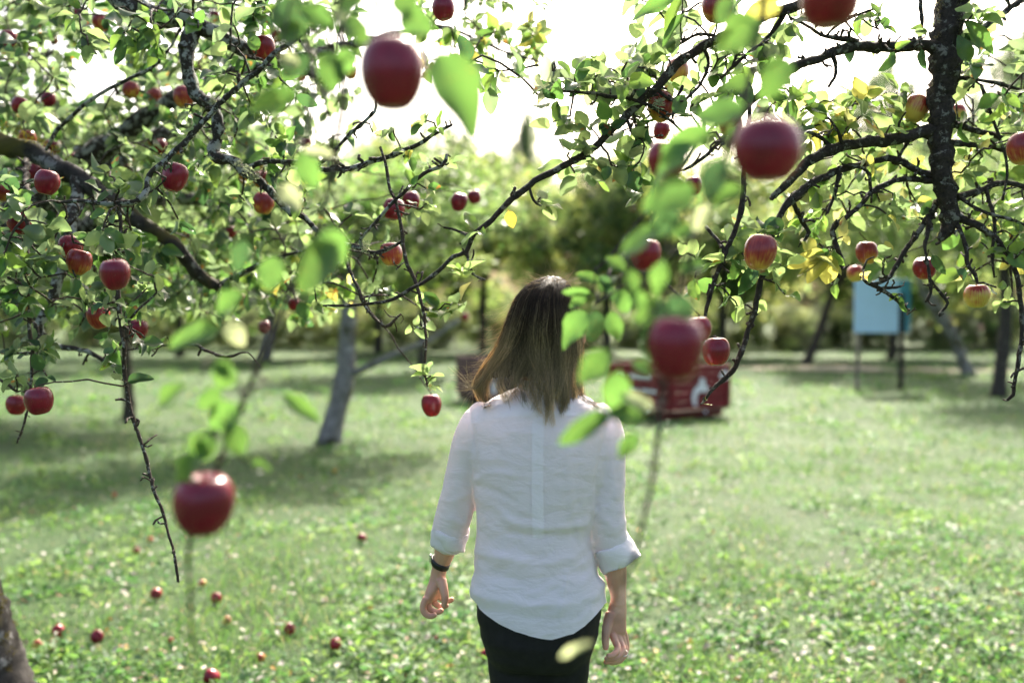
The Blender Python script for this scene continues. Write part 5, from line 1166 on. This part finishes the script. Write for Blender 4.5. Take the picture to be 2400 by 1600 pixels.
for q in (qL, qR):
    for p in q[6:]:
        arm |= ((V - p[:3]) ** 2).sum(1) < (p[3] * 1.12) ** 2
drop = (V[:, 2] < hz) & ~arm
# folds: polylines in photo pixels (amplitude mm, half width px)
FOLD = [([(1118, 1122), (1150, 1108), (1200, 1112)], 5, 9), ([(1122, 1140), (1160, 1150), (1205, 1175)], -4, 8), ([(1120, 1165), (1165, 1190), (1200, 1220)], 4, 9), ([(1180, 1215), (1230, 1232), (1330, 1236), (1370, 1226)], 6, 10), ([(1190, 1245), (1250, 1256), (1340, 1254)], -4, 9),
        ([(1112, 1290), (1170, 1305), (1260, 1318), (1340, 1308)], 5, 11), ([(1108, 1340), (1180, 1352), (1260, 1356), (1370, 1338)], -4, 11), ([(1105, 1385), (1160, 1405), (1260, 1420), (1380, 1405), (1412, 1370)], 6, 12), ([(1112, 1420), (1180, 1440), (1260, 1450), (1350, 1442)], -3, 10),
        ([(1372, 1215), (1360, 1270), (1385, 1320), (1405, 1370)], 6, 10), ([(1355, 1180), (1345, 1240), (1370, 1300), (1400, 1345)], -5, 9), ([(1330, 1050), (1336, 1150), (1350, 1230)], 4, 12), ([(1140, 980), (1180, 1040), (1150, 1080)], 2.5, 14),
        ([(1330, 1340), (1320, 1400), (1312, 1450)], 3, 5), ([(1100, 960), (1110, 1030), (1118, 1110)], -6, 6), ([(1430, 975), (1412, 1050), (1400, 1130), (1398, 1190)], -6, 6),
        ([(1060, 1215), (1085, 1228), (1096, 1200)], 4, 8), ([(1062, 1240), (1080, 1250), (1094, 1240)], -3, 7), ([(1070, 1170), (1092, 1160)], 3, 8), ([(1410, 1210), (1440, 1235), (1462, 1222)], 4, 9), ([(1440, 1000), (1432, 1080), (1440, 1160)], 4, 9), ([(1412, 1250), (1440, 1262), (1462, 1250)], -3, 8)]
back = Nn[:, 1] < .25
disp = np.zeros(len(V))
for pl, am, w in FOLD:
    q = cr(np.array([(a, b, 0.) for a, b in pl]), 4.)
    dm_ = np.full(len(V), 1e9)
    for a, b, _c in q: dm_ = np.minimum(dm_, (px - a) ** 2 + (py - b) ** 2)
    disp += am * .0006 * np.exp(-dm_ / (w * w)) * back
n1 = np.array([noise.noise(Vector((v[0] * 9 + 3, v[1] * 9, v[2] * 26 + v[0] * 8))) for v in V])
n2 = np.array([noise.noise(Vector((v[0] * 28, v[1] * 28, v[2] * 46 - v[0] * 20))) for v in V])
lowz = np.clip((1.30 - V[:, 2]) / .25, .25, 1.)
disp += (n1 * .0030 + n2 * .0020) * lowz
V2 = V + Nn * disp[:, None]
keep = [f for f in F if not all(drop[i] for i in f)]
bd = set()
for f in keep:
    if any(drop[i] for i in f): bd.update(i for i in f if drop[i])
for i in bd: V2[i, 2] = hz[i] - .002
used = sorted({i for f in keep for i in f}); remap = {a: b for b, a in enumerate(used)}
V3 = V2[used]; F3 = [tuple(remap[i] for i in f) for f in keep]
shirt = mk('shirt', V3, F3, M_lin, per)
bvh = BVHTree.FromPolygons([tuple(v) for v in V3], F3)
def on_back(px_, py_, off):
    o_ = S(px_, py_, -.5); h = bvh.ray_cast(Vector(o_), Vector((0, 1, 0)))
    if h[0] is None: return None
    return np.array(h[0]) + np.array([0, -off, 0])
def overlay(name, rows, mat, off):
    """rows of photo pixels laid on the shirt's back"""
    V = []; ok = True
    for r in rows:
        for a, b in r:
            p = on_back(a, b, off); V.append(p if p is not None else S(a, b, -.1))
    c = len(rows[0]); F = [(i * c + j, i * c + j + 1, (i + 1) * c + j + 1, (i + 1) * c + j) for i in range(len(rows) - 1) for j in range(c - 1)]
    # turned edge
    return mk(name, V, F, mat, shirt)
ys = np.linspace(966, 1236, 50)
overlay('box_pleat', [[(1246 + 2 * math.sin(y * .01) + t * 26, y) for t in np.linspace(0, 1, 6)] for y in ys], linen('white_linen_pleat', .31), .0018)
xs = np.linspace(1106, 1424, 70)
ytop = np.interp(xs, [1100, 1140, 1190, 1220, 1330, 1350, 1400, 1430], [962, 940, 924, 916, 916, 924, 940, 962])
ybot = np.interp(xs, [1100, 1150, 1200, 1260, 1340, 1400, 1430], [990, 976, 967, 963, 965, 974, 986])
overlay('yoke', [[(x, a + (b - a) * t) for x, a, b in zip(xs, ytop, ybot)] for t in np.linspace(0, 1, 10)], M_lin2, .0016)
def cuff(name, q, tilt, r0, flare, ln):
    p = q[-4, :3]; t = nz(nz(q[-1, :3] - q[-5, :3]) + tilt)
    u = nz(np.cross(t, [0, 1, .1])); w = np.cross(t, u)
    prof = [(0.004, r0 * .93), (-.006, r0 * 1.0), (-.003, r0 * 1.05), (.010, r0 * 1.08), (ln * .6, r0 * (1.06 + flare * .7)), (ln, r0 * (1.04 + flare)), (ln + .004, r0 * (1.0 + flare)), (ln, r0 * (.95 + flare)), (ln * .4, r0 * .95)]
    n = 40; V = []; F = []
    for i, (h, r) in enumerate(prof):
        for j in range(n):
            a = j / n * 2 * PI
            rr = r * (1 + .05 * math.sin(3 * a + i) + .03 * math.sin(7 * a + i * 2)) ; hh = h + .004 * math.sin(2 * a + 1) + .0025 * math.sin(5 * a)
            V.append(p + t * hh + u * (math.cos(a) * rr) + w * (math.sin(a) * rr))
    for i in range(len(prof) - 1):
        for j in range(n):
            k = (j + 1) % n; F.append((i * n + j, (i + 1) * n + j, (i + 1) * n + k, i * n + k))
    mk(name, V, F, M_lin2, shirt)
cuff('cuff', qL, np.array([.10, 0, 0]), .0405, -.04, .034)
cuff('cuff', qR, np.array([.22, 0, .0]), .0425, .10, .044)
cb = MB()
cb.loft([(S(1274, 926, -.004), ex(.062), ey(.064) + np.array([0, 0, .006]), .95), (S(1275, 908, -.002), ex(.060), ey(.062) + np.array([0, 0, .006]), .95), (S(1276, 890, 0), ex(.057), ey(.058) + np.array([0, 0, .004]), .95), (S(1276, 888, 0), ex(.053), ey(.054), .95), (S(1276, 905, 0), ex(.052), ey(.053), .95)], 36)
cb.build('collar', M_lin2, shirt)

# ---- watch strap and ring
M_strap = plain('black_strap', (.008, .008, .009), .45, .5, .2, 80.); M_met = plain('buckle_metal', (.6, .6, .6), .25, .5, .05, 30., 0., 1.)
c0 = S(1027, 1338, .075); t = nz(S(1020, 1372, .085) - S(1036, 1315, .065)); u = nz(np.cross(t, [0, 1, 0])); w = np.cross(t, u)
V = []; F = []; n = 36; prof = [(-.008, .0215), (-.008, .0235), (.008, .0222), (.008, .0202)]
for h, r in prof:
    for j in range(n):
        a = j / n * 2 * PI; V.append(c0 + t * (h + .003 * math.cos(a)) + u * math.cos(a) * r + w * math.sin(a) * r * .95)
for i in range(4):
    for j in range(n):
        k = (j + 1) % n; i2 = (i + 1) % 4; F.append((i * n + j, i2 * n + j, i2 * n + k, i * n + k))
strap = mk('wrist_strap', V, F, M_strap, per)
bk = MB(); bk.box(c0 - np.array([.0225, .004, -.012]), .006, .016, .018); bo = bk.build('buckle', M_met, strap, False); bo.modifiers.new('b', 'BEVEL').width = .0015
rg = MB(); pr = [S(1462, 1528, -.004)]
ang = np.linspace(0, 2 * PI, 20); rg.tube(np.array([pr[0] + np.array([.0090 * math.cos(a), .0085 * math.sin(a) * .8, .0085 * math.sin(a) * .55]) for a in ang]), .0009, 6, 0, False); rg.build('finger_ring', M_met, per)

# ---- hair
LV = np.array([(647, 1294, 1296, .001), (649, 1280, 1310, .018), (652, 1268, 1318, .030), (656, 1256, 1325, .042), (664, 1240, 1332, .058), (680, 1222, 1341, .080), (700, 1207, 1349, .098), (741, 1191, 1357, .110), (785, 1177, 1361, .110), (814, 1164, 1364, .104), (850, 1142, 1361, .098), (874, 1126, 1359, .096), (903, 1111, 1360, .100), (930, 1118, 1362, .108), (960, 1130, 1364, .118), (985, 1136, 1368, .122)])
def hair_pt(y, phi, lay=1.):
    xl, xr, hd = (np.interp(y, LV[:, 0], LV[:, k]) for k in (1, 2, 3))
    yy = np.asarray(y, float) + 0 * phi
    xc = (xl + xr) / 2; w = (xr - xl) / 2
    xc0 = 1295 - 13 * np.clip((yy - 647) / 60, 0, 1) + np.clip((yy - 860) / 100, 0, 1) * -10
    x = np.where(np.sin(phi) < 0, xc0 + (xc0 - xl) * np.sin(phi) * lay, xc0 + (xr - xc0) * np.sin(phi) * lay)
    Y = D0 + .018 * np.clip((900 - yy) / 100, 0, 1) - hd * np.cos(phi) * lay
    X = (x - 1200) / FPX * Y; Z = CAM_Z - (yy - 720) / FPX * Y
    X, Y, Z = np.broadcast_arrays(X, Y, Z)
    return np.stack([X, Y, Z], -1)
def hair_mat():
    m, n, l, out = newmat('brown_hair')
    at = N(n, 'ShaderNodeAttribute', attribute_name='tint')
    pb = N(n, 'ShaderNodeBsdfPrincipled', Roughness=.5); pb.inputs['Specular IOR Level'].default_value = .2
    l.new(at.outputs['Color'], pb.inputs['Base Color'])
    t = n.new('ShaderNodeBsdfTranslucent'); l.new(mixc(n, l, 1., at.outputs['Color'], (1.45, 1.45, 1.4), 'MULTIPLY'), t.inputs['Color'])
    mx = N(n, 'ShaderNodeMixShader', Fac=.35); l.new(pb.outputs[0], mx.inputs[1]); l.new(t.outputs[0], mx.inputs[2]); l.new(mx.outputs[0], out.inputs[0])
    return m
M_hair = hair_mat()
hr = np.random.default_rng(5)
NB, NL = 48, 26
yb = np.concatenate([[647, 649, 652, 657], np.linspace(662, 884, NL - 4)]); pb_ = np.radians(np.linspace(-118, 112, NB))
V = np.vstack([hair_pt(y, pb_, .93) for y in yb]); F = [(i * NB + j, i * NB + j + 1, (i + 1) * NB + j + 1, (i + 1) * NB + j) for i in range(NL - 1) for j in range(NB - 1)]
V += hr.normal(size=V.shape) * .0012
NS, K = 8500, 22
ncl = 130
cphi = np.radians(hr.uniform(-125, 118, ncl)); cend = hr.normal(0, 15, ncl); cwav = hr.uniform(0, 6.28, ncl); ctone = np.where(hr.random(ncl) < .3, hr.uniform(1.5, 2.2, ncl), hr.uniform(.55, 1.15, ncl))
SV, SF, ST = [], [], []
off = 0
def strand(pts, r, col):
    global off
    k = len(pts); tan = nz(np.gradient(pts, axis=0)); sd = nz(np.cross(tan, [0, 1, .15])); up = np.cross(sd, tan)
    rr = r * np.linspace(1, .35, k)[:, None]
    ring_ = np.stack([pts + sd * rr, pts - sd * rr * .5 + up * rr * .87, pts - sd * rr * .5 - up * rr * .87], 1)
    SV.append(ring_.reshape(-1, 3)); ST.append(np.repeat(col, 3, axis=0))
    b = off + np.arange(k - 1)[:, None] * 3
    for a_, b_ in ((0, 1), (1, 2), (2, 0)):
        SF.append(np.concatenate([b + a_, b + b_, b + b_ + 3, b + a_ + 3], 1))
    off += 3 * k
c_root, c_mid, c_end = np.array((.030, .019, .012)), np.array((.095, .060, .032)), np.array((.38, .30, .175))
for s in range(NS):
    ci = hr.integers(ncl); ph0 = cphi[ci] + hr.normal() * .16; ph0 = max(-2.2, min(2.05, ph0))
    lay = .93 + .09 * hr.random() ** .8
    xn = math.sin(cphi[ci])
    yend = 946 - 34 * max(0, -xn) ** 1.2 - 30 * max(0, xn - .55) + cend[ci] + hr.normal() * 7 - (hr.uniform(30, 75) if ci % 5 < 2 or hr.random() < .25 else 0)
    u = np.linspace(0, 1, K)
    y0 = 647 + hr.random() ** 2.2 * 70
    y = y0 + (yend - y0) * u
    conv = np.clip((u - .35) / .6, 0, 1) ** 1.2 * .88
    phi = ph0 + (cphi[ci] - ph0) * conv + .16 * np.sin(u * 5.5 + cwav[ci]) * u ** 2 + .035 * np.sin(u * 13 + s) * u
    p = hair_pt(y, phi, 1.)
    tip = np.clip((u - .8) / .2, 0, 1)
    p = p * 1.
    ctr = hair_pt(y, phi, lay + .035 * np.sin(u * 6 + cwav[ci] * 2) * u - .05 * tip ** 2 * hr.random())
    ctr += (hr.normal(size=3) * .0022) * u[:, None]
    tone = ctone[ci] * hr.uniform(.75, 1.3)
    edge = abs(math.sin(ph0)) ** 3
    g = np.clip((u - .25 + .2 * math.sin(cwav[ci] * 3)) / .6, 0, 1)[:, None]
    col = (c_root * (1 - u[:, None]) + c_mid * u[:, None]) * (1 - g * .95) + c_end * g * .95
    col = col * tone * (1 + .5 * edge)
    strand(ctr, hr.uniform(.00032, .00065), col)
for s in range(620):   # flyaway hairs
    side = hr.random()
    if side < .62: ph, y0 = math.radians(hr.uniform(-115, -60)), hr.uniform(690, 900)
    elif side < .82: ph, y0 = math.radians(hr.uniform(60, 105)), hr.uniform(680, 880)
    else: ph, y0 = math.radians(hr.uniform(-80, 80)), hr.uniform(651, 668)
    p0 = hair_pt(y0, ph, .985); L = hr.uniform(.02, .07)
    out_ = nz(np.array([math.sin(ph) * .75, -math.cos(ph) * .3, -.9 if y0 > 680 else .12]) + hr.normal(size=3) * .28 + [-.1, 0, 0])
    u = np.linspace(0, 1, 8)[:, None]; bend = nz(hr.normal(size=3) + [0, 0, .4]) * L * .55
    p = p0 + out_ * L * u + bend * u ** 2
    strand(p, hr.uniform(.00016, .0003), np.repeat((c_end * hr.uniform(.8, 1.5))[None], 8, 0))
for s in range(70):   # wisps on the right shoulder and at the left tips
    if s < 36:
        a = S(1352 + hr.normal() * 5, 890 + hr.normal() * 8, -.06); b = S(1362 + hr.normal() * 6, 925, -.085); c = S(1398 + hr.normal() * 10, 948 + hr.normal() * 5, -.085)
    else:
        a = S(1130 + hr.normal() * 8, 880 + hr.normal() * 8, -.05); b = S(1112 + hr.normal() * 6, 905, -.06); c = S(1085 + hr.normal() * 14, 880 + hr.normal() * 22, -.06)
    q = cr(np.array([a, b, c]), .008); strand(q, .0005, np.repeat((c_end * hr.uniform(.5, 1.2))[None], len(q), 0))
hairbase = mk('hair', V, F, M_hair, per, True, np.repeat(np.array([c_root * .8]), len(V), 0))
mk('strands', np.vstack(SV), np.vstack(SF), M_hair, hairbase, True, np.vstack(ST))['kind'] = 'stuff'
